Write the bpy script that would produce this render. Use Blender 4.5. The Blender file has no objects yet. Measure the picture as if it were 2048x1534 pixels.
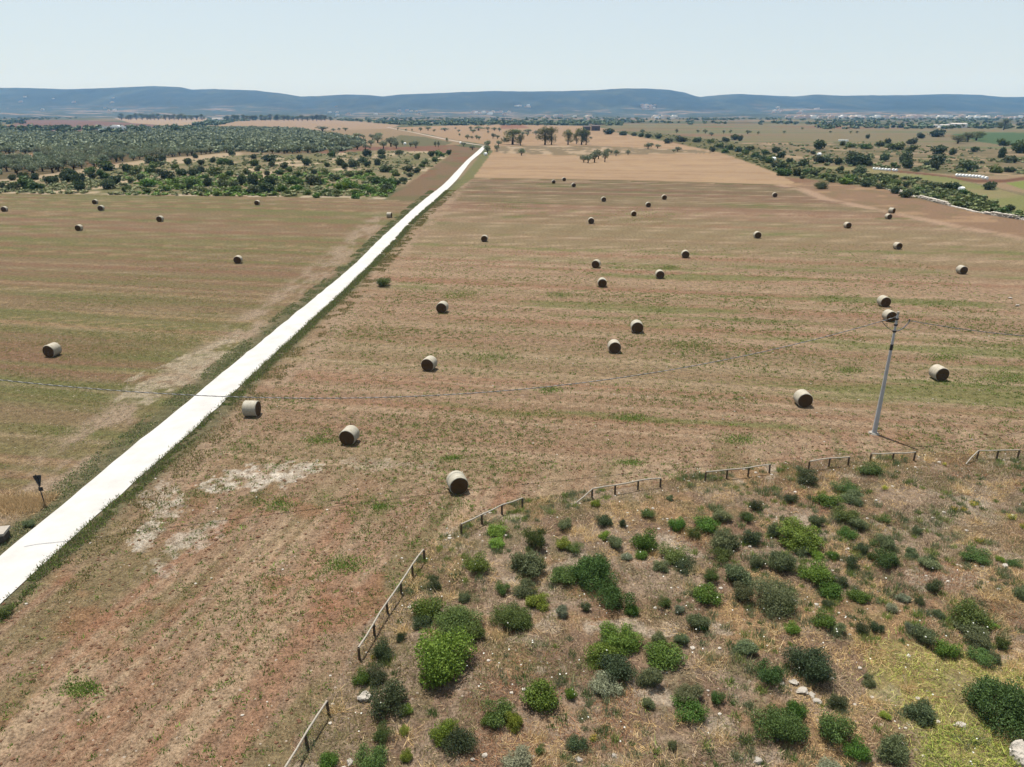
import bpy, math, random
import numpy as np
from mathutils import Vector

# ------------------------------------------------------------------ camera, sky, sun, exposure
S = bpy.context.scene
COL = S.collection
H = 26.0                         # height of the viewpoint above the fields
PITCH = math.radians(20.9)
FPX = 1422.0                     # focal length in photograph pixels (2048 wide)
SP, CP = math.sin(PITCH), math.cos(PITCH)
cd = bpy.data.cameras.new('camera'); cam = bpy.data.objects.new('camera', cd); COL.objects.link(cam)
cam.location = (0, 0, H); cam.rotation_euler = (math.pi / 2 - PITCH, 0, 0)
cd.sensor_width = 36; cd.lens = 36 * FPX / 2048; cd.clip_start = 0.5; cd.clip_end = 40000
S.camera = cam

SUN_DIR = Vector((-2.1, 3.1, 10.9)).normalized()
W = bpy.data.worlds.new('World'); S.world = W; W.use_nodes = True
wn, wl = W.node_tree.nodes, W.node_tree.links
bg = wn['Background']; bg.inputs['Strength'].default_value = 0.1
sky = wn.new('ShaderNodeTexSky'); sky.sky_type = 'NISHITA'; sky.sun_disc = False
sky.sun_elevation = math.asin(SUN_DIR.z); sky.sun_rotation = math.atan2(SUN_DIR.x, SUN_DIR.y)
sky.air_density = 1.0; sky.dust_density = 1.0; sky.ozone_density = 1.0; sky.altitude = 50
hs = wn.new('ShaderNodeHueSaturation'); hs.inputs['Saturation'].default_value = 0.8; hs.inputs['Value'].default_value = 1.0
# summer haze whitens the whole dome
veil = wn.new('ShaderNodeMix'); veil.data_type = 'RGBA'; veil.inputs[0].default_value = 0.72; veil.inputs[7].default_value = (3.75, 4.25, 4.50, 1)
wl.new(sky.outputs[0], hs.inputs['Color']); wl.new(hs.outputs[0], veil.inputs[6]); wl.new(veil.outputs[2], bg.inputs['Color'])

sd = bpy.data.lights.new('sun', 'SUN'); sd.energy = 5.0; sd.angle = math.radians(0.5); sd.color = (1.0, 0.955, 0.89)
sun = bpy.data.objects.new('sun', sd); COL.objects.link(sun)
sun.rotation_euler = SUN_DIR.to_track_quat('Z', 'Y').to_euler(); sun.location = (0, 0, 100)

S.view_settings.view_transform = 'Standard'; S.view_settings.look = 'None'
S.view_settings.gamma = 1.0; S.view_settings.exposure = 0.72
S.cycles.max_bounces = 5; S.cycles.diffuse_bounces = 2; S.cycles.transmission_bounces = 3
S.cycles.use_denoising = True
S.cycles.volume_bounces = 0

# ------------------------------------------------------------------ helpers
rng = np.random.default_rng(7)
random.seed(7)

def ground(px, py):
    """photograph pixel -> point of the flat ground"""
    u = (np.asarray(px, float) - 1024) / FPX; v = (np.asarray(py, float) - 767) / FPX
    t = H / np.maximum(SP + v * CP, 1e-4)
    return u * t, (CP - v * SP) * t

def pixel(x, y, z=0.0):
    d = y * CP + (H - z) * SP
    return 1024 + FPX * x / d, 767 + FPX * ((H - z) * CP - y * SP) / d

def scale_at(py):
    """metres per photograph pixel on the ground at that row"""
    return H / (CP * (py - (767 - FPX * SP / CP)))

def _hash(ix, iy, seed):
    h = (ix * 374761393 + iy * 668265263 + seed * 974711) & 0xffffffff
    h = ((h ^ (h >> 13)) * 1274126177) & 0xffffffff
    h = h ^ (h >> 16)
    return (h & 0xffffff) / float(0xffffff)

def vn(x, y, seed=0):
    x = np.asarray(x, float); y = np.asarray(y, float)
    ix = np.floor(x).astype(np.int64); iy = np.floor(y).astype(np.int64)
    fx = x - ix; fy = y - iy
    fx = fx * fx * (3 - 2 * fx); fy = fy * fy * (3 - 2 * fy)
    a = _hash(ix, iy, seed); b = _hash(ix + 1, iy, seed); c = _hash(ix, iy + 1, seed); d = _hash(ix + 1, iy + 1, seed)
    return (a * (1 - fx) + b * fx) * (1 - fy) + (c * (1 - fx) + d * fx) * fy

def fbm(x, y, seed=0, o=4):
    s = 0; a = 1.0; t = 0
    for k in range(o):
        s = s + a * vn(x, y, seed + 17 * k); t += a; a *= 0.55; x = x * 2.03 + 3.1; y = y * 2.03 - 1.7
    return s / t

def sst(a, b, x):
    t = np.clip((x - a) / (b - a), 0, 1); return t * t * (3 - 2 * t)

def inpoly(px, py, poly):
    r = np.zeros(np.shape(px), bool); n = len(poly)
    for i in range(n):
        x0, y0 = poly[i]; x1, y1 = poly[(i + 1) % n]
        if y0 == y1: continue
        c = ((y0 > py) != (y1 > py)) & (px < (x1 - x0) * (py - y0) / (y1 - y0) + x0)
        r ^= c
    return r

def dpoly(x, y, pts):
    """distance of points to a polyline (any plane)"""
    d = np.full(np.shape(x), 1e9)
    for (x0, y0), (x1, y1) in zip(pts[:-1], pts[1:]):
        dx, dy = x1 - x0, y1 - y0; L = dx * dx + dy * dy + 1e-9
        t = np.clip(((x - x0) * dx + (y - y0) * dy) / L, 0, 1)
        d = np.minimum(d, np.hypot(x - x0 - t * dx, y - y0 - t * dy))
    return d

def gpts(pts): return [tuple(float(c) for c in ground(*p)) for p in pts]

ALB = 1 / 3.3
def A(r, g, b, k=1.0):
    """surface albedo that reads as this sRGB value in full sun"""
    c = np.array([r, g, b], float) / 255
    c = np.where(c < 0.04045, c / 12.92, ((c + 0.055) / 1.055) ** 2.4)
    return c * ALB * k

def link(o, parent=None):
    COL.objects.link(o)
    if parent: o.parent = parent
    return o

def mesh_np(name, V, F, mat=None, smooth=False, col=None, attrs=None):
    """V (n,3); F (m,3|4) or a list of such arrays"""
    Fs = F if isinstance(F, list) else [F]
    me = bpy.data.meshes.new(name)
    V = np.ascontiguousarray(V, np.float32)
    me.vertices.add(len(V)); me.vertices.foreach_set('co', V.ravel())
    li = np.concatenate([f.ravel() for f in Fs]).astype(np.int32)
    cnt = np.concatenate([np.full(len(f), f.shape[1], np.int32) for f in Fs])
    st = np.concatenate([[0], np.cumsum(cnt)[:-1]]).astype(np.int32)
    me.loops.add(len(li)); me.loops.foreach_set('vertex_index', li)
    me.polygons.add(len(cnt)); me.polygons.foreach_set('loop_start', st); me.polygons.foreach_set('loop_total', cnt)
    me.polygons.foreach_set('use_smooth', np.full(len(cnt), bool(smooth)))
    me.update(calc_edges=True); me.validate()
    if col is not None:
        a = me.color_attributes.new('col', 'FLOAT_COLOR', 'POINT')
        c = np.ones((len(V), 4), np.float32); c[:, :3] = col; a.data.foreach_set('color', c.ravel())
    for k, v in (attrs or {}).items():
        a = me.attributes.new(k, 'FLOAT', 'POINT'); a.data.foreach_set('value', np.ascontiguousarray(v, np.float32))
    if mat: me.materials.append(mat)
    return me

def obj(name, me, parent=None, loc=None, rz=0.0, sc=None):
    o = bpy.data.objects.new(name, me); link(o, parent)
    if loc is not None: o.location = loc
    o.rotation_euler = (0, 0, rz)
    if sc is not None: o.scale = sc if hasattr(sc, '__len__') else (sc, sc, sc)
    return o

def tag(o, label, cat=None, group=None, kind=None):
    if label: o['label'] = label
    if cat: o['category'] = cat
    if group: o['group'] = group
    if kind: o['kind'] = kind
    return o

def empty(name, loc, rz=0.0, sc=None):
    o = bpy.data.objects.new(name, None); o.empty_display_size = 0.2; link(o)
    o.location = loc; o.rotation_euler = (0, 0, rz)
    if sc is not None: o.scale = sc if hasattr(sc, '__len__') else (sc, sc, sc)
    return o

# ---- materials
def new_mat(name):
    m = bpy.data.materials.new(name); m.use_nodes = True
    nt = m.node_tree; b = nt.nodes['Principled BSDF']
    b.inputs['Roughness'].default_value = 0.9
    b.inputs['Specular IOR Level'].default_value = 0.15
    return m, nt, b

def N(nt, t, **kw):
    n = nt.nodes.new(t)
    for k, v in kw.items():
        if k in n.inputs: n.inputs[k].default_value = v
        else: setattr(n, k, v)
    return n

def mixc(nt, fac, a, b, mode='MIX'):
    m = nt.nodes.new('ShaderNodeMix'); m.data_type = 'RGBA'; m.blend_type = mode
    for s, v in ((m.inputs[0], fac), (m.inputs[6], a), (m.inputs[7], b)):
        if hasattr(v, 'is_linked') or hasattr(v, 'links'): nt.links.new(v, s)
        elif hasattr(v, '__len__'): s.default_value = (*[float(x) for x in v[:3]], 1)
        else: s.default_value = v
    return m.outputs[2]

def math_n(nt, op, a, b=0.0, c=None):
    m = nt.nodes.new('ShaderNodeMath'); m.operation = op
    for i, v in enumerate([a, b] + ([c] if c is not None else [])):
        if hasattr(v, 'links'): nt.links.new(v, m.inputs[i])
        else: m.inputs[i].default_value = v
    return m.outputs[0]

def ramp(nt, src, lo, hi, a=0.0, b=1.0):
    m = nt.nodes.new('ShaderNodeMapRange'); m.clamp = True
    nt.links.new(src, m.inputs[0])
    for i, v in enumerate((lo, hi, a, b)): m.inputs[1 + i].default_value = v
    return m.outputs[0]

def noise(nt, vec, scale, detail=4, rough=0.55):
    n = nt.nodes.new('ShaderNodeTexNoise'); n.inputs['Scale'].default_value = scale
    n.inputs['Detail'].default_value = detail; n.inputs['Roughness'].default_value = rough
    if vec is not None: nt.links.new(vec, n.inputs['Vector'])
    return n.outputs['Fac']

def bump(nt, b, h, strength=0.5, dist=0.1):
    n = nt.nodes.new('ShaderNodeBump'); n.inputs['Strength'].default_value = strength; n.inputs['Distance'].default_value = dist
    nt.links.new(h, n.inputs['Height']); nt.links.new(n.outputs[0], b.inputs['Normal'])

def plain(name, c, var=0.25, scale=6.0, bumps=0.3, rough=0.9, dist=0.03):
    m, nt, b = new_mat(name); tc = N(nt, 'ShaderNodeTexCoord')
    n = noise(nt, tc.outputs['Object'], scale, 6, 0.6)
    c = np.array(c[:3], float)
    nt.links.new(mixc(nt, ramp(nt, n, 0.25, 0.75), c * (1 - var), c * (1 + var)), b.inputs['Base Color'])
    if bumps: bump(nt, b, noise(nt, tc.outputs['Object'], scale * 4, 5, 0.6), bumps, dist)
    b.inputs['Roughness'].default_value = rough
    return m

LEAF = 2.8
def leaf_mat(name, c1, c2, trans=0.25, hue=0.03):
    """leaves: colour runs from c1 to c2 leaf by leaf, each plant a little different"""
    m, nt, b = new_mat(name)
    at = N(nt, 'ShaderNodeAttribute', attribute_name='tint')
    oi = N(nt, 'ShaderNodeObjectInfo')
    col = mixc(nt, at.outputs['Fac'], c1 * LEAF, c2 * LEAF)
    h = N(nt, 'ShaderNodeHueSaturation'); nt.links.new(col, h.inputs['Color'])
    nt.links.new(ramp(nt, oi.outputs['Random'], 0, 1, 0.5 - hue, 0.5 + hue), h.inputs['Hue'])
    r2 = math_n(nt, 'FRACT', math_n(nt, 'MULTIPLY', oi.outputs['Random'], 7.31))
    nt.links.new(ramp(nt, r2, 0, 1, 0.75, 1.2), h.inputs['Value'])
    nt.links.new(h.outputs[0], b.inputs['Base Color']); b.inputs['Roughness'].default_value = 0.65
    b.inputs['Specular IOR Level'].default_value = 0.25
    tr = N(nt, 'ShaderNodeBsdfTranslucent'); nt.links.new(h.outputs[0], tr.inputs['Color'])
    mx = N(nt, 'ShaderNodeMixShader'); mx.inputs[0].default_value = trans
    nt.links.new(b.outputs[0], mx.inputs[1]); nt.links.new(tr.outputs[0], mx.inputs[2])
    nt.links.new(mx.outputs[0], nt.nodes['Material Output'].inputs['Surface'])
    return m

def col_mat(name, trans=0.2, rough=0.9):
    """blades and petals carrying their own colour"""
    m, nt, b = new_mat(name)
    at = N(nt, 'ShaderNodeAttribute', attribute_name='col')
    nt.links.new(at.outputs['Color'], b.inputs['Base Color']); b.inputs['Roughness'].default_value = rough
    if trans:
        tr = N(nt, 'ShaderNodeBsdfTranslucent'); nt.links.new(at.outputs['Color'], tr.inputs['Color'])
        mx = N(nt, 'ShaderNodeMixShader'); mx.inputs[0].default_value = trans
        nt.links.new(b.outputs[0], mx.inputs[1]); nt.links.new(tr.outputs[0], mx.inputs[2])
        nt.links.new(mx.outputs[0], nt.nodes['Material Output'].inputs['Surface'])
    return m

# ------------------------------------------------------------------ outlines of the place (photograph pixels, turned into ground points)
ROAD_L = [(-260, 1330), (-120, 1215), (7, 1107), (50, 1070), (120, 1012), (185, 962), (270, 890), (300, 864), (360, 819), (425, 759), (512, 694), (567, 646), (647, 581), (707, 534), (750, 487), (800, 442), (844, 402), (887, 370), (932, 322), (955, 302), (965, 292.5)]
ROAD_R = [(-200, 1400), (-90, 1275), (0, 1187), (50, 1150), (105, 1102), (200, 1025), (300, 940), (355, 890), (400, 856), (470, 784), (512, 741), (562, 696), (637, 626), (687, 584), (736, 534), (785, 485), (827, 437), (875, 397), (912, 362), (942, 322), (962, 306), (973, 293)]
TRACK_FAR = [(971, 291.5), (950, 289), (920, 284), (890, 278.5), (860, 272), (820, 263.5), (795, 259), (775, 254.5)]
FENCE_LINE = [(380, 1820), (470, 1685), (570, 1534), (656, 1402), (717, 1297), (848, 1100), (922, 1050), (1045, 998), (1182, 983), (1323, 962), (1412, 945), (1541, 931), (1620, 923), (1700, 915), (1832, 905), (1940, 910), (2040, 902), (2300, 890), (2900, 860)]
P_SCRUB = FENCE_LINE + [(9000, 500), (9000, 5000), (-1500, 5000)]
FIELD_FAR_L = [(-900, 380), (0, 387), (250, 390), (512, 393), (700, 396), (845, 403)]
P_FIELD_L = [(-2500, 2400), (-2500, 380)] + FIELD_FAR_L + [p for p in reversed(ROAD_L) if p[1] > 402] + [(-700, 2400)]
TRACK_R = [(1560, 371), (1600, 377), (1650, 398), (1780, 424), (1900, 450), (2048, 478), (2400, 545)]
P_FIELD_R = [p for p in ROAD_R if p[1] > 360] + [(915, 358), (945, 357), (1250, 362)] + TRACK_R + list(reversed(FENCE_LINE)) + [(-300, 2400)]
WHEAT_EDGE_R = [(1590, 366), (1560, 350), (1520, 333), (1480, 317), (1430, 303), (1380, 293), (1330, 283), (1290, 276), (1220, 269)]
P_WHEAT = [(945, 357), (1250, 362), (1560, 371)] + WHEAT_EDGE_R + [(1180, 268), (975, 290), (985, 303)]
P_STRIP_L = [(770, 400), (845, 402), (887, 370), (932, 322), (962, 296), (900, 292), (880, 296), (905, 308)]
P_MACCHIA_L = [(-900, 384), (0, 387), (400, 392), (765, 396), (905, 307), (850, 303), (760, 300), (640, 308), (560, 312), (480, 308), (420, 316), (300, 326), (180, 345), (0, 366), (-500, 375)]
SAND_TRACK = [(-100, 372), (60, 358), (140, 345), (240, 331), (290, 324), (380, 316), (470, 308)]
P_GROVE = [(-700, 262), (0, 262), (60, 265), (120, 268), (250, 262), (370, 257), (480, 255), (600, 258), (640, 266), (700, 275), (735, 284), (700, 302), (640, 305), (560, 308), (480, 303), (420, 312), (330, 320), (280, 327), (190, 338), (150, 345), (60, 357), (-100, 370), (-700, 375)]
P_GAP = [(-100, 308), (60, 307), (102, 311), (95, 316), (60, 320), (-100, 326)]
WALL = [(1755, 374), (1775, 379), (1830, 394), (1870, 404), (1900, 412), (1950, 424), (2000, 433), (2048, 440), (2200, 470)]
P_BELT = [(1216, 262), (1300, 264), (1420, 278), (1500, 290), (1560, 315), (1620, 333), (1745, 347), (1860, 362), (1912, 375), (1950, 392), (2048, 434), (2300, 500), (2200, 470), (2048, 440), (1900, 412), (1755, 374), (1640, 362), (1575, 352), (1520, 333), (1440, 304), (1340, 283), (1290, 275)]
P_GREEN = [(1620, 333), (1680, 333), (1745, 338), (1800, 345), (1900, 355), (2048, 392), (2300, 450), (2300, 495), (2048, 432), (1950, 391), (1912, 374), (1860, 361), (1745, 346)]
P_BROWN = [(1745, 338), (1850, 345), (1950, 352), (2048, 352), (2300, 352), (2300, 440), (2048, 386), (1900, 356), (1800, 346)]
P_VINEYARD = [(1900, 268), (1960, 265), (2048, 266), (2500, 262), (2500, 300), (2048, 292), (1990, 288), (1960, 284)]
P_SLOPE_R = [(1420, 284), (1560, 286), (1700, 284), (1850, 292), (2048, 300), (2400, 310), (2400, 352), (2048, 352), (1850, 345), (1745, 337), (1620, 330)]
YGRASS = [(1728, 1318), (1775, 1288), (1860, 1292), (1930, 1310), (1975, 1330), (2100, 1340), (2160, 1600), (1800, 1600), (1845, 1500), (1800, 1450), (1750, 1400)]

road_lg, road_rg = gpts(ROAD_L), gpts(ROAD_R)
scrub_line_g = gpts(FENCE_LINE)

def gz(x, y):
    """height of the land"""
    x = np.asarray(x, float); y = np.asarray(y, float)
    px, py = pixel(x, np.maximum(y, 5.0))
    near = sst(130, 60, y)
    z = (fbm(x / 9, y / 9, 3, 3) - 0.5) * 0.16 * near
    d = dpoly(x, y, scrub_line_g)
    ins = inpoly(px, py, P_SCRUB) * sst(0.0, 4.0, d)
    z = z + ins * ((fbm(x / 5.0, y / 5.0, 9, 3) - 0.35) * 0.9)
    rd = np.minimum(dpoly(x, y, road_lg), dpoly(x, y, road_rg))
    return z * sst(0.5, 4.0, rd)
def gz1(x, y): return float(gz(np.array([x]), np.array([y]))[0])

def at(px, py):
    x, y = ground(px, py); x, y = float(x), float(y)
    return x, y, gz1(x, y)

# ------------------------------------------------------------------ the land: one fan-shaped sheet, cut along field edges
rows = np.concatenate([np.arange(3500, 1760, -12.0), np.arange(1760, 420, -3.0), np.arange(420, 300, -1.6), np.arange(300, 258, -0.9), np.arange(258, 235.4, -0.45)])
Yr = ground(1024, rows)[1]
Yr = Yr[Yr < 3900]
a = np.linspace(-1.22, 1.22, 980)
GX = a[None, :] * (Yr[:, None] + 24); GY = np.repeat(Yr[:, None], len(a), 1)
PX, PY = pixel(GX, GY)
nr, nc = GX.shape
GZ = gz(GX, GY)
# a little unevenness of the outlines
wob = (fbm(GX / 3.5, GY / 3.5, 41, 3) - 0.5) * 2
sc_px = 1 / scale_at(np.maximum(PY, 228))
WX = PX + wob * sc_px * 0.8; WY = PY + (fbm(GX / 4, GY / 4, 55, 3) - 0.5) * sc_px * 0.5

R_SCRUB = inpoly(WX, WY, P_SCRUB)
R_FL = inpoly(PX, PY + 0 * WY, P_FIELD_L) & ~R_SCRUB
R_FR = inpoly(PX, PY, P_FIELD_R) & ~R_SCRUB & ~R_FL
R_WH = inpoly(PX, PY, P_WHEAT) & ~R_FR
R_ML = inpoly(WX, WY, P_MACCHIA_L)
R_ST = inpoly(PX, PY, P_STRIP_L) & ~R_ML
R_GR = inpoly(PX, PY, P_GROVE) & ~R_ML
R_BELT = inpoly(WX, WY, P_BELT)
R_GREEN = inpoly(PX, PY, P_GREEN) & ~R_BELT
R_BROWN = inpoly(PX, PY, P_BROWN) & ~R_BELT & ~R_GREEN
R_VINE = inpoly(PX, PY, P_VINEYARD)
R_SL = inpoly(WX, WY, P_SLOPE_R) & ~R_BELT & ~R_GREEN & ~R_BROWN

def lay(C, m, col):
    m = np.asarray(m, float)[..., None]
    return C * (1 - m) + np.asarray(col) * m

th = math.radians(-10.5)
RU = GX * math.cos(th) + GY * math.sin(th); RV = -GX * math.sin(th) + GY * math.cos(th)   # along and across the mown rows
s1 = fbm(RU / 120, RV / 1.1, 1, 4); s2 = fbm(RU / 150, RV / 7.0, 2, 4); s3 = fbm(RU / 70, RV / 2.6, 5, 4)
b1 = fbm(GX / 14, GY / 14, 6, 4); b2 = fbm(GX / 45, GY / 45, 8, 3); f1 = fbm(GX / 1.1, GY / 1.1, 12, 3)
far = sst(60, 240, GY)

# far plain (default)
C = np.zeros((nr, nc, 3)) + A(112, 116, 82)
band = fbm(GX / 420, GY / 130, 71, 4); cell = fbm(GX / 160, GY / 240, 72, 3)
C = lay(C, sst(0.50, 0.60, band), A(168, 146, 116)); C = lay(C, sst(0.62, 0.72, cell) * 0.8, A(140, 112, 92))
C = lay(C, sst(0.55, 0.75, fbm(GX / 90, GY / 200, 73, 3)) * 0.5, A(96, 108, 74))
rp = sst(1190, 1230, PX) * sst(246, 249, PY)
C = lay(C, rp, A(152, 138, 108))
C = lay(C, rp * sst(0.52, 0.66, fbm(GX / 300, GY / 45, 74, 3)), A(132, 136, 96))
C = lay(C, rp * sst(0.60, 0.70, fbm(GX / 200, GY / 60, 75, 3)), A(158, 122, 98))
C = lay(C, inpoly(PX, PY, [(-600, 262), (20, 252), (50, 240), (170, 240.5), (262, 246), (360, 253), (200, 256), (120, 268), (0, 262)]), A(146, 116, 104))
C = lay(C, inpoly(PX, PY, [(220, 233), (410, 235), (420, 243), (370, 253), (260, 246)]), A(196, 172, 146))
C = lay(C, inpoly(PX, PY, [(430, 252), (470, 243), (540, 240), (650, 239), (720, 244), (800, 250), (780, 258), (700, 262), (640, 260), (560, 254)]), A(188, 162, 134))
C = lay(C, inpoly(PX, PY, [(640, 264), (700, 259), (790, 257), (900, 280), (935, 288), (880, 292), (700, 300), (690, 280)]), A(172, 148, 116))
C = lay(C, inpoly(PX, PY, [(800, 270), (850, 274), (905, 285), (880, 294), (800, 296), (770, 284)]), A(128, 124, 92))
C = lay(C, inpoly(PX, PY, [(640, 292), (800, 294), (905, 290), (940, 297), (900, 306), (760, 302), (640, 308)]), A(150, 112, 92))
C = lay(C, inpoly(PX, PY, [(785, 255), (900, 251), (1010, 249), (1180, 252), (1260, 266), (1290, 276), (1240, 290), (975, 290), (900, 277)]), A(190, 160, 128))
C = lay(C, inpoly(PX, PY, [(1000, 250), (1045, 249), (1060, 256), (1000, 258)]), A(168, 126, 104))
# grove floor, scrubland, sandy places
C = lay(C, R_GR, A(126, 112, 82)); C = lay(C, R_GR * sst(0.5, 0.7, b2) * 0.7, A(148, 112, 88))
C = lay(C, inpoly(WX, WY, P_GAP), A(182, 148, 118))
C = lay(C, R_ML, A(160, 146, 112))
C = lay(C, R_ML * sst(0.45, 0.6, fbm(GX / 9, GY / 14, 31, 4)) * 0.8, A(130, 130, 88))
C = lay(C, R_ML * sst(0.60, 0.68, fbm(GX / 14, GY / 26, 32, 3)), A(212, 190, 158))
gx_st = dpoly(PX, PY * 4, [(x, y * 4) for x, y in SAND_TRACK]); C = lay(C, sst(20, 9, gx_st), A(205, 182, 150))
edge = dpoly(PX, PY * 3, [(x, y * 3) for x, y in [(-300, 384), (0, 386), (250, 389.5), (512, 392.5), (765, 396)]])
C = lay(C, sst(11, 4, edge) * sst(0.35, 0.5, fbm(GX / 6, GY / 6, 33, 3)), A(216, 196, 168))
C = lay(C, R_ST, A(146, 122, 96)); C = lay(C, R_ST * sst(0.5, 0.62, b1) * 0.7, A(152, 108, 86)); C = lay(C, R_ST * sst(0.52, 0.68, fbm(GX / 10, GY / 18, 35, 3)) * 0.6, A(124, 124, 84))
# pale lines of chaff left by the mower and baler, gap after gap
lid = np.floor(RV / 4.6); loff = (RV / 4.6 - lid - 0.2 - 0.6 * _hash(lid.astype(np.int64), np.zeros(lid.shape, np.int64), 5)) * 4.6 + (fbm(RU / 25, lid * 7.7, 9, 2) - .5) * 0.9
mow = np.exp(-(loff / (0.22 + 0.0022 * GY)) ** 2) * sst(0.42, 0.58, fbm(RU / 60, lid * 3.3, 11, 3)) * (.45 + .4 * f1)
# left mown field
FL = np.zeros_like(C) + A(146, 126, 97)
FL = lay(FL, sst(0.43, 0.6, s2) * (0.6 + 0.3 * far), A(131, 127, 84))
FL = lay(FL, sst(0.45, 0.62, s3) * 0.7, A(150, 116, 94))
FL = lay(FL, sst(0.52, 0.68, fbm(RU / 80, RV / 5, 15, 4)) * 0.7, A(121, 126, 78))
FL = lay(FL, sst(0.60, 0.70, fbm(RU / 180, RV / 1.1, 16, 3)) * 0.7, A(176, 150, 116))
FL = FL * 1.06; FL = lay(FL, mow * .8, A(186, 164, 134))
C = lay(C, R_FL, FL)
# right mown field
FR = np.zeros_like(C) + A(160, 134, 109)
FR = lay(FR, sst(0.44, 0.64, s3) * 0.6, A(160, 121, 97))
FR = lay(FR, sst(0.48, 0.62, s1) * 0.7, A(178, 153, 126))
FR = lay(FR, sst(0.45, 0.62, s2) * (0.35 + 0.4 * far), A(138, 128, 94))
FR = lay(FR, sst(0.50, 0.62, fbm(RU / 200, RV / 8, 18, 4)) * far * 0.6, A(150, 118, 97))
FR = lay(FR, sst(0.62, 0.72, fbm(RU / 34, RV / 4, 19, 4)) * 0.7, A(120, 126, 76))
# headland beside the road and along the fence: worked lengthwise
hd = gpts([(570, 1534), (848, 1100)]); hx, hy = hd[1][0] - hd[0][0], hd[1][1] - hd[0][1]; hl = math.hypot(hx, hy); hx, hy = hx / hl, hy / hl
HU = GX * hx + GY * hy; HV = -GX * hy + GY * hx
HL = np.zeros_like(C) + A(164, 138, 114)
HL = lay(HL, sst(0.45, 0.62, fbm(HU / 30, HV / 1.6, 21, 4)) * 0.7, A(162, 123, 98))
HL = lay(HL, sst(0.47, 0.62, fbm(HU / 24, HV / 1.1, 22, 4)) * 0.8, A(184, 160, 132))
HL = lay(HL, sst(0.52, 0.66, fbm(HU / 14, HV / 2.2, 23, 4)) * 0.7, A(128, 118, 84))
HL = lay(HL, sst(0.60, 0.72, fbm(GX / 4, GY / 4, 24, 4)) * 0.5, A(160, 112, 85))
fence_d = dpoly(GX, GY, scrub_line_g)
wh = np.clip(sst(940, 1060, PY + (960 - PX) * 0.12), 0, 1) * sst(1400, 800, PX) + 0.7 * sst(7, 2, fence_d)
FR = lay(FR, np.clip(wh, 0, 1), HL)
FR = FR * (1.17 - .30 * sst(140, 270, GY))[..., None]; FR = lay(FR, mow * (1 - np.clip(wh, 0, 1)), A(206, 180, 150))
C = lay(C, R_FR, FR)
# worn strips along the road
road_d = np.minimum(dpoly(GX, GY, road_lg), dpoly(GX, GY, road_rg))
wearR = gpts([(180, 1110), (330, 960), (470, 850), (560, 780), (640, 690), (700, 615), (745, 565), (800, 505), (850, 455), (900, 400), (930, 365)])
wearL = gpts([(-60, 1040), (60, 985), (160, 905), (240, 840), (300, 790), (400, 735), (500, 650), (600, 575), (680, 510), (760, 435)])
nn = fbm(GX / 2.2, GY / 5.0, 25, 4)
C = lay(C, R_FR * sst(2.8, 0.7, dpoly(GX, GY, wearR)) * sst(0.35, 0.6, nn) * 0.85, A(186, 160, 134))
C = lay(C, R_FL * sst(4.5, 1.2, dpoly(GX, GY, wearL)) * sst(0.36, 0.58, nn) * 0.9, A(184, 162, 138))
C = lay(C, R_FL * inpoly(WX, WY, [(235, 800), (250, 760), (330, 730), (470, 670), (500, 690), (400, 755), (290, 810)]) * sst(0.35, 0.55, f1) * 0.85, A(196, 180, 154))
C = lay(C, (R_FL | R_FR) * sst(2.4, 0.8, road_d) * 0.85, A(120, 118, 88))
# limestone chips showing through
stones = [[(395, 975), (470, 940), (530, 925), (652, 922), (645, 938), (600, 962), (520, 985), (440, 988)], [(268, 1085), (290, 1010), (350, 985), (372, 1010), (330, 1050), (318, 1085), (290, 1110)],
          [(320, 1110), (350, 1070), (400, 1050), (455, 1040), (430, 1075), (380, 1105)], [(262, 990), (330, 965), (350, 985), (300, 1010)], [(660, 928), (760, 920), (880, 925), (880, 940), (700, 938)], [(300, 1140), (330, 1120), (350, 1140), (320, 1160)]]
stm = np.zeros((nr, nc))
f2 = fbm(GX / 0.7, GY / 0.7, 27, 3)
WX2 = PX + (f2 - .5) * sc_px * 2.2 + wob * sc_px; WY2 = PY + (f1 - .5) * sc_px * 1.5
for k, p in enumerate(stones): stm = np.maximum(stm, inpoly(WX2, WY2, p) * (0.95, 0.85, 0.6, 0.55, 0.3, 0.5)[k])
stm *= (0.45 + 0.55 * sst(0.38, 0.6, fbm(GX / 0.45, GY / 0.45, 30, 3))) * sst(0.25, 0.5, f2) * R_FR
C = lay(C, stm, A(236, 224, 206))
# wheat
WHc = np.zeros_like(C) + A(198, 168, 136)
WHc = lay(WHc, sst(0.45, 0.65, fbm(RU / 50, RV / 4, 28, 4)) * 0.6, A(180, 146, 114)); WHc = lay(WHc, sst(0.55, 0.7, fbm(RU / 30, RV / 6, 29, 3)) * 0.6, A(212, 180, 142))
C = lay(C, R_WH, WHc)
fal = inpoly(WX, WY, [(985, 303), (1000, 292), (1180, 291), (1290, 296), (1400, 300), (1430, 306), (1300, 308), (1180, 312), (1010, 306)])
C = lay(C, fal * 0.9, A(150, 134, 106)); C = lay(C, fal * sst(0.55, 0.65, fbm(GX / 8, GY / 20, 34, 3)), A(206, 182, 152))
C = lay(C, R_WH * sst(5.0, 2.0, dpoly(PX, PY * 2, [(945, 715), (1250, 724.5), (1560, 742)])), A(116, 110, 70))
C = lay(C, inpoly(PX, PY, [(945, 357), (985, 303), (968, 303), (905, 375), (880, 402)]) * 0.8, A(128, 132, 84))
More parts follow.
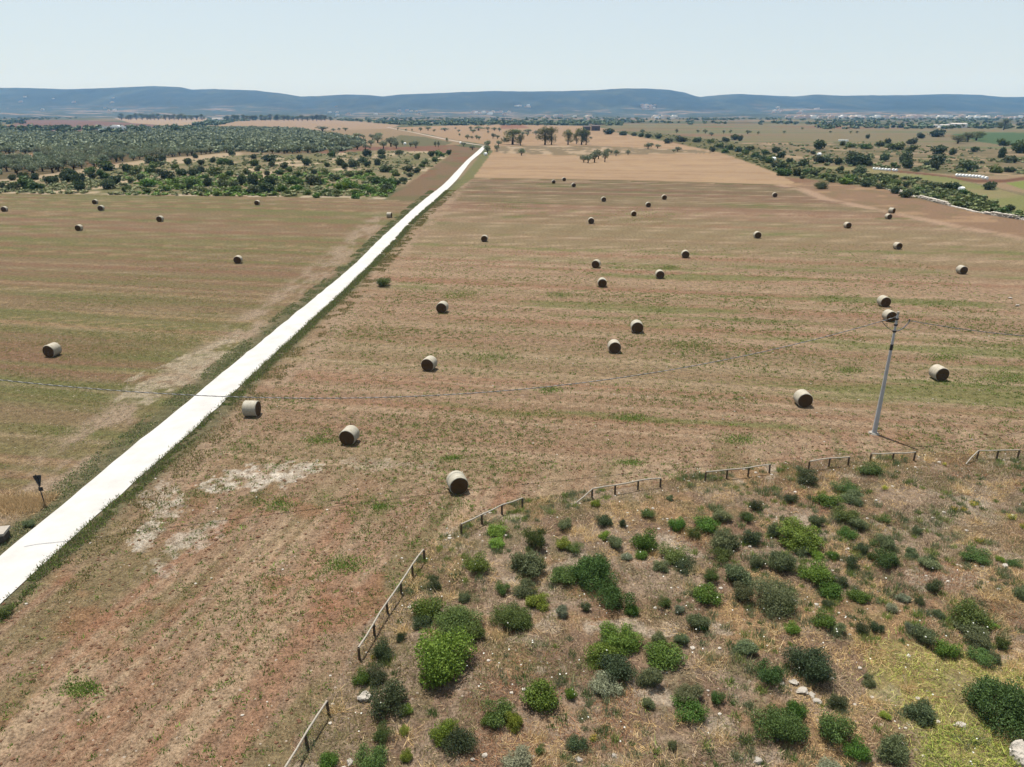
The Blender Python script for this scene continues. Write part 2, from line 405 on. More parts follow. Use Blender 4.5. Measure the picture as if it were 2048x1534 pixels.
# right of the big field
fr2 = inpoly(WX, WY, TRACK_R + [(2400, 545), (2300, 500), (2048, 440), (1900, 412), (1755, 374), (1640, 362), (1590, 366)])
C = lay(C, fr2, A(166, 136, 110)); C = lay(C, fr2 * sst(0.5, 0.65, fbm(GX / 6, GY / 9, 36, 4)) * 0.7, A(152, 132, 100)); C = lay(C, fr2 * sst(0.6, 0.7, fbm(GX / 10, GY / 8, 37, 3)) * 0.7, A(198, 164, 130))
tr_d = dpoly(GX, GY, gpts(TRACK_R)); C = lay(C, sst(3.4, 1.2, tr_d) * sst(0.22, 0.5, fbm(GX / 6, GY / 6, 38, 3)) * .75, A(208, 176, 150))
C = lay(C, R_BELT, A(134, 126, 88)); C = lay(C, R_BELT * sst(0.5, 0.6, fbm(GX / 8, GY / 10, 39, 3)), A(110, 112, 70))
C = lay(C, R_SL, A(150, 134, 104)); C = lay(C, R_SL * sst(0.5, 0.62, fbm(GX / 16, GY / 24, 40, 3)) * 0.8, A(116, 116, 80)); C = lay(C, R_SL * sst(0.64, 0.7, fbm(GX / 22, GY / 22, 42, 3)), A(190, 166, 134))
C = lay(C, R_GREEN, A(150, 152, 98)); C = lay(C, R_GREEN * sst(0.45, 0.62, fbm(GX / 30, GY / 12, 43, 3)) * 0.8, A(170, 156, 116))
C = lay(C, R_BROWN, A(176, 152, 122)); bt = dpoly(PX, PY * 2, [(1745, 679), (1850, 698), (1950, 724), (2010, 724), (2100, 700)]); C = lay(C, R_BROWN * sst(9, 3, bt), A(134, 98, 78))
C = lay(C, R_BROWN * inpoly(PX, PY, [(2010, 366), (2060, 360), (2300, 355), (2300, 400), (2048, 380)]), A(150, 160, 92))
C = lay(C, R_VINE, A(96, 122, 84))
# scrub in front: dry, patchy
SB = np.zeros_like(C) + A(174, 152, 130)
p1 = fbm(GX / 3.2, GY / 3.2, 44, 4); p2 = fbm(GX / 1.4, GY / 1.4, 45, 4)
SB = lay(SB, sst(0.5, 0.62, p1) * 0.7, A(142, 114, 92)); SB = lay(SB, sst(0.52, 0.66, fbm(GX / 4, GY / 4, 46, 4)) * 0.8, A(184, 150, 112)); SB = lay(SB, sst(0.56, 0.66, p2) * 0.5, A(124, 116, 80))
SB = lay(SB, sst(0.64, 0.7, fbm(GX / 2.2, GY / 2.2, 47, 3)) * 0.9, A(198, 180, 158))
for (ex, ey, rx_, ry_) in ((1600, 1392, 60, 30), (1960, 1030, 80, 22), (1190, 1520, 90, 16), (1520, 1525, 60, 18)):
    SB = lay(SB, sst(1.2, .5, np.hypot((WX - ex) / rx_, (WY - ey) / ry_)) * sst(.35, .6, f1) * .8, A(206, 188, 168))
yg = inpoly(WX + (f1 - .5) * 60, WY + (b1 - .5) * 60, YGRASS); SB = lay(SB, yg * 0.5, A(170, 164, 100))
C = lay(C, R_SCRUB, SB)
amp = np.where(R_SCRUB, 1.0, np.where(R_FR | R_FL, 1.0, 0.55)) * (1 - 0.7 * sst(200, 900, GY))
chip = np.clip(stm + 0.05 * (R_FR | R_FL) + 0.14 * R_SCRUB, 0, 1)

def land_material():
    m, nt, b = new_mat('land'); tc = N(nt, 'ShaderNodeTexCoord'); o = tc.outputs['Object']
    col = N(nt, 'ShaderNodeAttribute', attribute_name='col').outputs['Color']
    am = N(nt, 'ShaderNodeAttribute', attribute_name='amp').outputs['Fac']
    ch = N(nt, 'ShaderNodeAttribute', attribute_name='chip').outputs['Fac']
    # crumbs of clod and chaff, hand to foot across, dark speckle shadows painted in
    n1 = noise(nt, o, 1.7, 5, 0.65); n2 = noise(nt, o, 7.0, 4, 0.7); n3 = noise(nt, o, 22.0, 3, 0.7)
    k = math_n(nt, 'ADD', math_n(nt, 'MULTIPLY', n1, 0.30), math_n(nt, 'ADD', math_n(nt, 'MULTIPLY', n2, 0.45), math_n(nt, 'MULTIPLY', n3, 0.25)))
    f = ramp(nt, k, 0.40, 0.60, 0.36, 1.74)
    f = math_n(nt, 'ADD', math_n(nt, 'MULTIPLY', math_n(nt, 'SUBTRACT', f, 1.0), am), 1.0)
    v = N(nt, 'ShaderNodeVectorMath', operation='SCALE'); nt.links.new(col, v.inputs[0]); nt.links.new(f, v.inputs['Scale'])
    c1 = v.outputs[0]
    # red earth showing between the chaff
    red = mixc(nt, math_n(nt, 'MULTIPLY', ramp(nt, noise(nt, o, 3.1, 4, 0.7), 0.54, 0.68, 0, 0.27), am), c1, A(158, 106, 76))
    # pale chips of limestone
    vo = N(nt, 'ShaderNodeTexVoronoi', feature='F1'); vo.inputs['Scale'].default_value = 5.5; nt.links.new(o, vo.inputs['Vector'])
    cs = N(nt, 'ShaderNodeSeparateColor'); nt.links.new(vo.outputs['Color'], cs.inputs[0])
    pick = math_n(nt, 'LESS_THAN', cs.outputs[0], math_n(nt, 'MULTIPLY', ch, 0.8))
    core = math_n(nt, 'LESS_THAN', vo.outputs['Distance'], math_n(nt, 'MULTIPLY', cs.outputs[1], 0.42))
    c2 = mixc(nt, math_n(nt, 'MULTIPLY', pick, core), red, A(226, 208, 188))
    nt.links.new(c2, b.inputs['Base Color']); b.inputs['Roughness'].default_value = 0.95; b.inputs['Specular IOR Level'].default_value = 0.05
    bump(nt, b, k, 0.8, 0.16)
    return m
LAND = land_material()

ids = np.arange(nr * nc).reshape(nr, nc)
quad = np.stack([ids[:-1, :-1], ids[:-1, 1:], ids[1:, 1:], ids[1:, :-1]], -1).reshape(-1, 4)
def fmask(R): return R[:-1, :-1].ravel()
Vall = np.stack([GX, GY, GZ], -1).reshape(-1, 3); Call = C.reshape(-1, 3); aall = amp.ravel(); hall = chip.ravel()
left_over = np.ones(len(quad), bool)
def land(name, R, label):
    global left_over
    m = (fmask(R) if R is not None else np.ones(len(quad), bool)) & left_over
    left_over &= ~m
    q = quad[m]; u, inv = np.unique(q, return_inverse=True)
    me = mesh_np(name, Vall[u], inv.reshape(-1, 4), LAND, True, Call[u], {'amp': aall[u], 'chip': hall[u]})
    tag(obj(name, me), label, kind='structure')
land('scrub_ground', R_SCRUB, 'dry rough ground of the scrub in front of the fields')
land('mown_field', R_FL, 'mown field with bales on the far side of the white road')
land('stubble_field', R_FR, 'large brown stubble field dotted with bales')
land('wheat_field', R_WH, 'golden standing grain field behind the stubble field')
land('scrubland_ground', R_ML, 'sandy ground of the bushy scrubland behind the mown field')
land('road_verge_field', R_ST, 'narrow brown field between scrubland and white road')
land('grove_floor', R_GR, 'earth floor of the olive grove')
land('belt_ground', R_BELT, 'ground of the bushy belt behind the stone wall')
land('green_field', R_GREEN, 'pale green field below the row of wrapped bales')
land('brown_field', R_BROWN, 'light brown field around the wrapped bales')
land('vineyard', R_VINE, 'dark green planted field in front of the white sheds')
land('rough_pasture', R_SL, 'rough pasture with bushes beyond the bushy belt')
land('plain', None, 'wide plain of fields and groves reaching to the hills')
base = mesh_np('ground', np.array([(-10200, -150, -1.5), (10200, -150, -1.5), (10200, 9600, -1.5), (-10200, 9600, -1.5)]), np.array([[0, 1, 2, 3]]), plain('earth', A(140, 118, 90), 0.2, 0.02, 0))
tag(obj('ground', base), 'earth under and around the fields', kind='structure')

# ------------------------------------------------------------------ hills
RIDGE = [(-900, 182), (-400, 180), (-200, 178), (0, 176), (60, 176), (130, 178.5), (200, 177), (260, 174), (310, 172), (360, 174), (385, 179), (430, 178), (512, 181), (560, 187), (600, 193), (640, 192), (690, 189), (740, 190), (765, 193), (800, 189), (860, 187), (925, 184), (990, 182), (1060, 183), (1135, 182), (1200, 180), (1240, 177), (1290, 177), (1340, 180), (1370, 185), (1390, 192), (1402, 194), (1430, 191), (1480, 188), (1540, 191), (1590, 193), (1630, 190), (1690, 192), (1750, 191), (1830, 190), (1900, 188), (1960, 190), (2010, 194), (2048, 194), (2300, 192), (2900, 196)]
Y0H, YRH, Y1H = 3600.0, 7600.0, 9300.0
def hill_z(x, y):
    x = np.asarray(x, float); y = np.asarray(y, float)
    ta = x / y
    # column -> ridge row (the ridge lies nearly on the horizon, where column and bearing go together)
    v = (185 - 767) / FPX; fw = CP - v * SP
    col = 1024 + FPX * ta * fw
    py = np.interp(col, [p[0] for p in RIDGE], [p[1] for p in RIDGE])
    v = (py - 767) / FPX
    up = (-SP - v * CP) / (CP - v * SP)
    zr = H + YRH * up
    s = (y - Y0H) / (YRH - Y0H)
    gully = (fbm(x / 420, y / 900, 81, 4) - 0.5)
    prof = 0.30 * np.clip(s, 0, 1) ** 1.5 + 0.70 * sst(0.38 + 0.1 * gully, 1.0, s)
    fade = np.clip(s * 3, 0, 1) * sst(1.0, 0.85, s)
    z = zr * prof + gully * 60 * fade
    z = z + (fbm(x / 130, y / 260, 83, 3) - 0.5) * 14 * np.clip(s * 4, 0, 1) * sst(1.02, 0.9, s)
    z = np.where(s > 1, zr * (1 - 0.4 * (s - 1)) , z)
    z = z + (fbm(x / 60, y / 60, 85, 2) - 0.5) * 5 * sst(0.6, 1, s)
    return np.where(s <= 0, 0, z)
ha = np.linspace(-1.22, 1.22, 900); hyr = np.concatenate([np.linspace(Y0H, YRH, 110), np.linspace(YRH + 60, Y1H, 14)])
HX = ha[None, :] * (hyr[:, None] + 6); HY = np.repeat(hyr[:, None], len(ha), 1); HZ = hill_z(HX, HY)
hs_ = (HY - Y0H) / (YRH - Y0H)
HC = np.zeros(HX.shape + (3,)) + A(52, 64, 44)
HC = lay(HC, sst(0.5, 0.7, fbm(HX / 130, HY / 400, 86, 4)) * 0.5, A(100, 106, 72)); HC = lay(HC, sst(0.55, 0.7, fbm(HX / 50, HY / 160, 87, 3)) * 0.7, A(30, 42, 28))
low = sst(0.62, 0.35, hs_ + 0.25 * (fbm(HX / 700, HY / 700, 88, 3) - 0.5))
HC = lay(HC, low * 0.8, A(88, 98, 70)); HC = lay(HC, low * sst(0.5, 0.62, fbm(HX / 300, HY / 120, 89, 4)), A(62, 76, 50)); HC = lay(HC, low * sst(0.60, 0.66, fbm(HX / 220, HY / 90, 90, 3)), A(176, 152, 128))
hill_m, hnt, hb = new_mat('hill_forest')
hcol = N(hnt, 'ShaderNodeAttribute', attribute_name='col').outputs['Color']; htc = N(hnt, 'ShaderNodeTexCoord')
hn = noise(hnt, htc.outputs['Object'], 0.045, 4, 0.7)
hv = N(hnt, 'ShaderNodeVectorMath', operation='SCALE'); hnt.links.new(hcol, hv.inputs[0]); hnt.links.new(ramp(hnt, hn, 0.3, 0.7, 0.55, 1.45), hv.inputs['Scale']); hnt.links.new(hv.outputs[0], hb.inputs['Base Color'])
bump(hnt, hb, hn, 1.0, 8.0)
hid = np.arange(HX.size).reshape(HX.shape)
hq = np.stack([hid[:-1, :-1], hid[:-1, 1:], hid[1:, 1:], hid[1:, :-1]], -1).reshape(-1, 4)
tag(obj('hills', mesh_np('hills', np.stack([HX, HY, HZ], -1).reshape(-1, 3), hq, hill_m, True, HC.reshape(-1, 3))), 'long wooded range of hills behind the plain', kind='structure')

# ------------------------------------------------------------------ white road
def road_mat():
    m, nt, b = new_mat('white_gravel'); tc = N(nt, 'ShaderNodeTexCoord'); o = tc.outputs['Object']
    n = noise(nt, o, 0.5, 5, 0.6); n2 = noise(nt, o, 9, 4, 0.7)
    c = mixc(nt, ramp(nt, n, 0.35, 0.7), (0.31, 0.30, 0.287), (0.38, 0.372, 0.36))
    c = mixc(nt, ramp(nt, n2, 0.3, 0.7, 0, 0.25), c, (0.44, 0.42, 0.40))
    nt.links.new(c, b.inputs['Base Color']); bump(nt, b, n2, 0.3, 0.02); return m
ROADM = road_mat()
def resample(pts, n):
    p = np.array(pts, float); d = np.concatenate([[0], np.cumsum(np.hypot(*np.diff(p, axis=0).T))]); t = np.linspace(0, d[-1], n)
    return np.stack([np.interp(t, d, p[:, 0]), np.interp(t, d, p[:, 1])], -1)
def smooth(p, k=4):
    for _ in range(k): p[1:-1] = 0.25 * p[:-2] + 0.5 * p[1:-1] + 0.25 * p[2:]
    return p
n = 420
L = smooth(resample(road_lg, n), 140); R = smooth(resample(road_rg, n), 140)
L[:, 0] += (fbm(L[:, 0] / 2, L[:, 1] / 2, 61, 3) - .5) * 0.35; R[:, 0] += (fbm(R[:, 0] / 2, R[:, 1] / 2, 62, 3) - .5) * 0.3
edge_l, edge_r = [tuple(p) for p in L], [tuple(p) for p in R]
cross = np.linspace(0, 1, 9); RV_ = L[:, None, :] * (1 - cross[None, :, None]) + R[:, None, :] * cross[None, :, None]
crown = 0.05 + 0.08 * (1 - (2 * cross - 1) ** 2) - 0.02 * np.exp(-((cross - .28) / .08) ** 2) - 0.02 * np.exp(-((cross - .72) / .08) ** 2)
Vr = np.concatenate([RV_, np.broadcast_to(crown[None, :, None], (n, 9, 1))], -1).reshape(-1, 3)
iq = np.arange(n * 9).reshape(n, 9); Q = np.stack([iq[:-1, :-1], iq[:-1, 1:], iq[1:, 1:], iq[1:, :-1]], -1).reshape(-1, 4)
tag(obj('road', mesh_np('road', Vr, Q, ROADM, True)), 'blinding white gravel road running straight towards the hills', kind='structure')
def ribbon(name, pts_g, w, mat, z, label, seg=160):
    p = smooth(resample(pts_g, seg), 3); t = np.gradient(p, axis=0); t /= np.linalg.norm(t, axis=1)[:, None]; nrm = np.stack([-t[:, 1], t[:, 0]], -1)
    V = np.concatenate([np.c_[p + nrm * w / 2, np.full(seg, z)], np.c_[p - nrm * w / 2, np.full(seg, z)]]); i = np.arange(seg - 1)
    tag(obj(name, mesh_np(name, V, np.stack([i, i + seg, i + seg + 1, i + 1], -1), mat, True)), label, kind='structure')
ribbon('road', gpts(TRACK_FAR), 3.6, plain('pale_track', A(236, 218, 200), .1, .2, 0), 0.10, 'far end of the white road bending away between olive trees')

# ------------------------------------------------------------------ plants: leaf clouds
def leaf_cloud(seed, lumps, n, ls, asp=1.7, out=0.5, up=0.0, depth=0.35, floor=0.02):
    """n small leaf faces through a set of ellipsoids; returns V, F, tint"""
    r = np.random.default_rng(seed); lumps = np.array(lumps, float)
    vol = (lumps[:, 3] * lumps[:, 4] * lumps[:, 5]) ** (2 / 3); k = r.choice(len(lumps), n, p=vol / vol.sum()); l = lumps[k]
    d = r.normal(size=(n, 3)); d /= np.linalg.norm(d, axis=1)[:, None]
    rad = 1 - np.abs(r.normal(0, depth, n)) + (r.random(n) < .07) * r.uniform(0, .3, n); rad = np.clip(rad, 0.05, 1.25) * (0.74 + 0.46 * vn(d[:, 0] * 3.4 + k * 5.1, d[:, 1] * 3.4 + d[:, 2] * 3, seed))
    p = l[:, :3] + d * rad[:, None] * l[:, 3:6]
    ok = p[:, 2] > floor; p = p[ok]; d = d[ok]; n = len(p)
    nr_ = r.normal(size=(n, 3)); nr_ /= np.linalg.norm(nr_, axis=1)[:, None]
    nv = nr_ * (1 - out) + d * out; nv /= np.linalg.norm(nv, axis=1)[:, None]
    t = r.normal(size=(n, 3)); t[:, 2] += up; t += d * up * 0.7
    t -= nv * (t * nv).sum(1)[:, None]; t /= np.linalg.norm(t, axis=1)[:, None] + 1e-9
    b = np.cross(nv, t); s = ls * r.uniform(0.6, 1.35, n)[:, None]
    V = np.stack([p - t * s * .5, p + b * s / asp * .5 - t * s * .05, p + t * s * .5, p - b * s / asp * .5 - t * s * .05], 1).reshape(-1, 3)
    F = np.arange(n * 4).reshape(n, 4)
    tint = np.repeat(np.clip(r.normal(0.45, 0.25, n) + 0.15 * d[:, 2], 0, 1), 4)  # upward leaves tinted lighter: a crown top highlight put into the leaf colour
    return V, F, tint

def tube(p0, p1, r0, r1, seg=6):
    p0, p1 = np.array(p0, float), np.array(p1, float); d = p1 - p0; d /= np.linalg.norm(d) + 1e-9
    a_ = np.cross(d, [0, 0, 1.0] if abs(d[2]) < .9 else [1.0, 0, 0]); a_ /= np.linalg.norm(a_); b_ = np.cross(d, a_)
    th_ = np.arange(seg) / seg * 2 * math.pi; ring = np.cos(th_)[:, None] * a_ + np.sin(th_)[:, None] * b_
    V = np.concatenate([p0 + ring * r0, p1 + ring * r1]); i = np.arange(seg); j = (i + 1) % seg
    return V, np.stack([i, j, j + seg, i + seg], -1)

def join(parts):
    Vs, Fs, o = [], {}, 0
    for V, F in parts:
        Vs.append(V)
        for f in (F if isinstance(F, list) else [F]): Fs.setdefault(f.shape[1], []).append(f + o)
        o += len(V)
    return np.concatenate(Vs), [np.concatenate(f) for f in Fs.values()]

TONES = {  # name in words, leaf colours
    'B': ('bright green', A(54, 80, 26), A(106, 132, 50)),
    'Y': ('yellow-green', A(80, 102, 30), A(138, 156, 62)),
    'D': ('dark green', A(48, 66, 28), A(98, 118, 58)),
    'G': ('grey-green', A(62, 74, 44), A(122, 130, 90)),
    'P': ('pale sage', A(98, 106, 80), A(158, 162, 132)),
    'N': ('blackish green', A(42, 54, 32), A(88, 102, 66)),
}
LM = {k: leaf_mat('leaves_' + v[0].replace(' ', '_').replace('-', '_'), v[1], v[2]) for k, v in TONES.items()}
WOOD = plain('grey_wood', A(112, 100, 84), 0.3, 8, 0.4)

def lumps_for(seed, k, flat=0.75, spread=0.5):
    r = np.random.default_rng(seed); L_ = [(0, 0, flat * .45, .62, .62, flat * .55)]
    for i in range(k):
        a_ = r.uniform(0, 6.28); q = r.uniform(.25, spread); s = r.uniform(.28, .5)
        L_.append((q * math.cos(a_), q * math.sin(a_), flat * r.uniform(.25, .8), s, s, s * r.uniform(.7, 1.0)))
    return L_
def norm_xy(V):
    V = V.copy(); w = np.percentile(np.abs(V[:, :2]), 98); V[:, :2] /= w; V[:, 2] /= w; return V
SHRUB = {}
for ti, t in enumerate(TONES):
    for v in range(4):
        sd_ = 100 + 13 * ti + v * 71
        twig = t in 'GP'
        lp = lumps_for(sd_, 7, 0.95, 0.62)
        if twig: V, F, ti_ = leaf_cloud(sd_, lp, 6000, 0.14, 4.6, 0.05, 1.3, 0.42)
        elif t in 'BY': V, F, ti_ = leaf_cloud(sd_, lumps_for(sd_, 13, 1.0, 0.78), 5200, 0.085, 1.6, 0.2, 0.4, 0.36)
        else: V, F, ti_ = leaf_cloud(sd_, lumps_for(sd_, 11, 1.0, 0.74), 5400, 0.085, 2.2, 0.15, 0.8, 0.38)
        SHRUB[t, v] = mesh_np('shrub_foliage', norm_xy(V), F, LM[t], False, None, {'tint': ti_})
def stem_mesh(seed):
    r = np.random.default_rng(seed); ps = []
    for i in range(7):
        a_ = r.uniform(0, 6.28); q = r.uniform(.2, .55); m = (q * .4 * math.cos(a_), q * .4 * math.sin(a_), .35)
        ps.append(tube((.05 * math.cos(a_), .05 * math.sin(a_), -.15), m, .035, .022)); ps.append(tube(m, (q * math.cos(a_), q * math.sin(a_), r.uniform(.6, .8)), .022, .008))
    return mesh_np('shrub_stems', *join(ps), WOOD)
BIG = {}
for t, n_b, ls_, asp_ in (('D', 16000, .068, 2.6), ('Y', 14000, .062, 1.6), ('B', 11000, .066, 1.6), ('N', 14000, .068, 2.6), ('G', 13000, .08, 4.6)):
    sd_ = 640 + ord(t); V, F, ti_ = leaf_cloud(sd_, lumps_for(sd_, 15, 1.0, .7), n_b, ls_, asp_, .15, .8, .34); BIG[t] = mesh_np('shrub_foliage', norm_xy(V), F, LM[t], False, None, {'tint': ti_})
STEMS = [stem_mesh(s) for s in (1, 2, 3)]
# small far bushes: fewer, larger leaves
BUSH = {}
for ti, t in enumerate('BDGN'):
    for v in range(4):
        sd_ = 900 + 17 * ti + v * 31
        V, F, ti_ = leaf_cloud(sd_, lumps_for(sd_, 6, 1.0, .55), 750, 0.2, 1.6, 0.3, .4, .25)
        BUSH[t, v] = mesh_np('bush_foliage', norm_xy(V), F, LM[t], False, None, {'tint': ti_})

# ------------------------------------------------------------------ round bales
def bale_meshes(seed):
    r = np.random.default_rng(seed); R_, Wd = 0.74, 1.24
    prof = [(-.5, .93), (-.485, .975), (-.45, 1.0), (-.2, 1.0), (0, 1.005), (.2, 1.0), (.45, 1.0), (.485, .975), (.5, .93)]
    n_ = 56; th_ = np.arange(n_) / n_ * 2 * math.pi; V = []
    for x, q in prof:
        rr = R_ * q * (1 + 0.018 * (vn(np.cos(th_) * 2 + x * 3, np.sin(th_) * 2, seed) - .5) * 2)
        z = rr * np.sin(th_); z = np.where(z < -R_ * .93, -R_ * .93 + (z + R_ * .93) * .15, z)
        V.append(np.stack([np.full(n_, x * Wd), rr * np.cos(th_), z + R_ * .93], -1))
    V = np.concatenate(V); m = len(prof); i = np.arange(n_); j = (i + 1) % n_
    F = np.concatenate([np.stack([k * n_ + i, k * n_ + j, (k + 1) * n_ + j, (k + 1) * n_ + i], -1) for k in range(m - 1)])
    ends = []
    for sgn in (-1, 1):
        e = []
        for q, bul in ((.93, 0), (.8, .02), (.6, .03), (.4, .035), (.2, .03), (.08, .01)):
            rr = R_ * q; z = rr * np.sin(th_); z = np.where(z < -R_ * .93, -R_ * .93 + (z + R_ * .93) * .15, z)
            e.append(np.stack([sgn * (Wd * .5 + bul + 0.02 * (r.random(n_) - .5) * (q < .9)), rr * np.cos(th_), z + R_ * .93], -1))
        E = np.concatenate(e + [np.array([[sgn * Wd * .5, 0, R_ * .93]])]); fs = []
        for k in range(5):
            f = np.stack([k * n_ + i, k * n_ + j, (k + 1) * n_ + j, (k + 1) * n_ + i], -1); fs.append(f if sgn > 0 else f[:, ::-1])
        tr_ = np.stack([5 * n_ + i, 5 * n_ + j, np.full(n_, 6 * n_)], -1)
        ends.append((E, [np.concatenate(fs), tr_ if sgn > 0 else tr_[:, ::-1]]))
    return (V, F[:, ::-1]), ends
def net_mat():
    m, nt, b = new_mat('bale_net_wrap'); tc = N(nt, 'ShaderNodeTexCoord'); o = tc.outputs['Object']
    mp = N(nt, 'ShaderNodeMapping'); mp.inputs['Scale'].default_value = (22, 2.5, 2.5); nt.links.new(o, mp.inputs[0])
    n1 = noise(nt, mp.outputs[0], 1.0, 4, 0.6); n2 = noise(nt, o, 5, 4, .6); oi = N(nt, 'ShaderNodeObjectInfo')
    c = mixc(nt, ramp(nt, n1, 0.3, 0.7), A(222, 206, 176), A(255, 246, 228) * 1.3); c = mixc(nt, ramp(nt, n2, 0.45, 0.75, 0, .45), c, A(176, 150, 112))
    c = mixc(nt, ramp(nt, oi.outputs['Random'], 0, 1, 0, .3), c, A(206, 214, 200))
    nt.links.new(c, b.inputs['Base Color']); bump(nt, b, n1, .4, .03); b.inputs['Roughness'].default_value = .7; return m
def straw_mat():
    m, nt, b = new_mat('bale_straw_end'); tc = N(nt, 'ShaderNodeTexCoord'); o = tc.outputs['Object']
    sp = N(nt, 'ShaderNodeSeparateXYZ'); nt.links.new(o, sp.inputs[0]); z = math_n(nt, 'SUBTRACT', sp.outputs[2], .69)
    rr = math_n(nt, 'SQRT', math_n(nt, 'ADD', math_n(nt, 'MULTIPLY', sp.outputs[1], sp.outputs[1]), math_n(nt, 'MULTIPLY', z, z)))
    ring = math_n(nt, 'SINE', math_n(nt, 'ADD', math_n(nt, 'MULTIPLY', rr, 75), math_n(nt, 'MULTIPLY', noise(nt, o, 5, 3), 9)))
    n1 = noise(nt, o, 30, 4, .7); k = math_n(nt, 'ADD', math_n(nt, 'MULTIPLY', ring, .12), n1)
    c = mixc(nt, ramp(nt, k, 0.25, 0.8), A(100, 76, 52), A(152, 122, 86)); nt.links.new(c, b.inputs['Base Color']); bump(nt, b, k, .8, .05); return m
NET, STRAW = net_mat(), straw_mat()
(bv, bf), bends = bale_meshes(5)
ME_NET = mesh_np('net_wrap', bv, bf, NET, True); ME_END = [mesh_np('end_face', e[0], e[1], STRAW, True) for e in bends]
# centre x, lowest y, turn of the visible end against the line of sight, label
BALES = [
 (10, 423, -25, 'netted round bale at the very edge of the mown field, farthest left'), (191, 408, -22, 'hindmost bale of the close pair in the mown field'), (203, 421, -22, 'front bale of the close pair in the mown field'),
 (159, 461, -28, 'lone bale just in front of the close pair in the mown field'), (321, 443, -25, 'bale midway along the back of the mown field'), (515, 410, -20, 'small far bale close to the scrubland edge of the mown field'),
 (477, 528, -16, 'single bale in the middle of the mown field'), (107, 713, -42, 'large nearest bale of the mown field, seen at an angle with its end in shade'), (779, 435, 74, 'bale lying sideways beside the white road in the mown field'),
 (505, 832, 66, 'bale lying broadside under the sagging cable beside the white road'), (700, 886, -24, 'bale turned towards the road, between the sideways bale and the limestone patch'), (915, 983, 13, 'nearest bale of all, dark end facing out, in front of the fence'),
 (859, 741, -22, 'bale alone just above the cable in the near stubble'), (885, 626, -14, 'bale in the stubble right of the lone dark bush'), (969, 483, -6, 'bale standing alone near the road half way up the stubble'),
 (1107, 367, 8, 'first of three tiny bales by the wheat edge, the one closest to the road'), (1128, 362, 10, 'hindmost of three tiny bales by the wheat edge'), (1147, 374, 12, 'front one of three tiny bales by the wheat edge'),
 (1207, 403, 10, 'small far bale between the wheat-edge trio and the row of four'), (1296, 414, 12, 'far bale in the middle of the slanting line of three'), (1328, 399, 12, 'hindmost bale of the slanting line of three'),
 (1267, 432, 10, 'front bale of the slanting line of three on a green patch'), (1182, 447, 4, 'dark-ended bale in front of the slanting line of three'), (1192, 537, -12, 'hindmost of two bales one behind the other in mid stubble'),
 (1204, 575, 4, 'front one of two bales one behind the other in mid stubble'), (1319, 558, 10, 'bale alone beside the pair in mid stubble'), (1370, 517, 8, 'bale behind and beside the mid stubble bales'),
 (1273, 666, 8, 'hindmost of the two neighbouring bales above the cable'), (1228, 705, 9, 'front one of the two neighbouring bales above the cable'), (1514, 476, 16, 'bale alone in the wide empty back part of the stubble'),
 (1549, 394, 12, 'far bale near the corner of the wheat'), (1694, 456, 32, 'bale in the back of the stubble in front of the fallow strip'), (1783, 426, 58, 'sideways bale of the pair on the reddish track'),
 (1776, 438, 34, 'front bale of the pair on the reddish track'), (1794, 498, 36, 'bale in front of the reddish track pair'), (1922, 549, 34, 'bale off towards the open side of the stubble past the pole'),
 (1766, 614, 28, 'bale just behind the pole top'), (1777, 643, 30, 'bale half hidden by the top of the utility pole'), (1604, 812, 24, 'big bale between the fence and the cable, near the pole'), (1875, 760, 36, 'big bale on the far side of the utility pole, in near stubble'),
]
for (px, py, dl, lab) in BALES:
    x, y, z = at(px, py - 2 if py > 500 else py)
    to_cam = math.atan2(-y, -x)                    # towards the viewpoint, seen from above
    e = empty('hay_bale', (x, y, z - 0.02), to_cam + math.radians(dl)); e.scale = (random.uniform(.95, 1.05),) * 3
    tag(e, lab, 'hay bale', 'round hay bales on the mown fields')
    for nme, me in (('net_wrap', ME_NET), ('end_face', ME_END[0]), ('end_face', ME_END[1])): obj(nme, me, e)

# white wrapped bales
WRAP = plain('white_film', (.72, .74, .74), .08, 3, .15, .45)
wv, wf = join([(bv, bf)] + [(E[0], E[1]) for E in bends]); ME_WRAP = mesh_np('wrapped_bale', wv, wf, WRAP, True)
def wrapped(px, py, rz, lab, grp, s=1.0):
    x, y, z = at(px, py); o = obj('wrapped_bale', ME_WRAP, None, (x, y, z - .02), rz, s); tag(o, lab, 'wrapped bale', grp)
for i in range(8): wrapped(1748 + i * 6.1 + (i > 5) * 2, 339.5 + i * .45, 1.45, 'white film-wrapped bale in the row at the back of the green field', 'white bales along the back of the green field', .8)
for i in range(10): wrapped(1914 + i * 6.5, 353 + i * .45 + max(0, i - 7) * 1.0, 1.45, 'white film-wrapped bale in the longer row behind the tilted bush', 'white bales behind the tilted bush', .85)
for i in range(6): wrapped(1678 + i * 3.4, 282.6 + .1 * i, 1.2, 'tiny white bale in the far row on the pasture', 'tiny white bales in the far row', 1.2)
wrapped(971, 311, .6, 'lone white bale standing at the end of the white road', None, 1.3); wrapped(810, 289.5, .6, 'white bale beside the last olive trees of the grove', None, 1.3)
wrapped(921, 287.5, .3, 'white bale on the bend of the road behind a small olive', None, 1.2); wrapped(1922, 383.5, .3, 'lone white bale at the tip of the green field', None, 1.2); wrapped(1638, 312.5, .3, 'white bale on the reddish pasture patch', None, 1.5); wrapped(1547, 322, .3, 'white bale by the red patch at the wheat corner', None, 1.5)

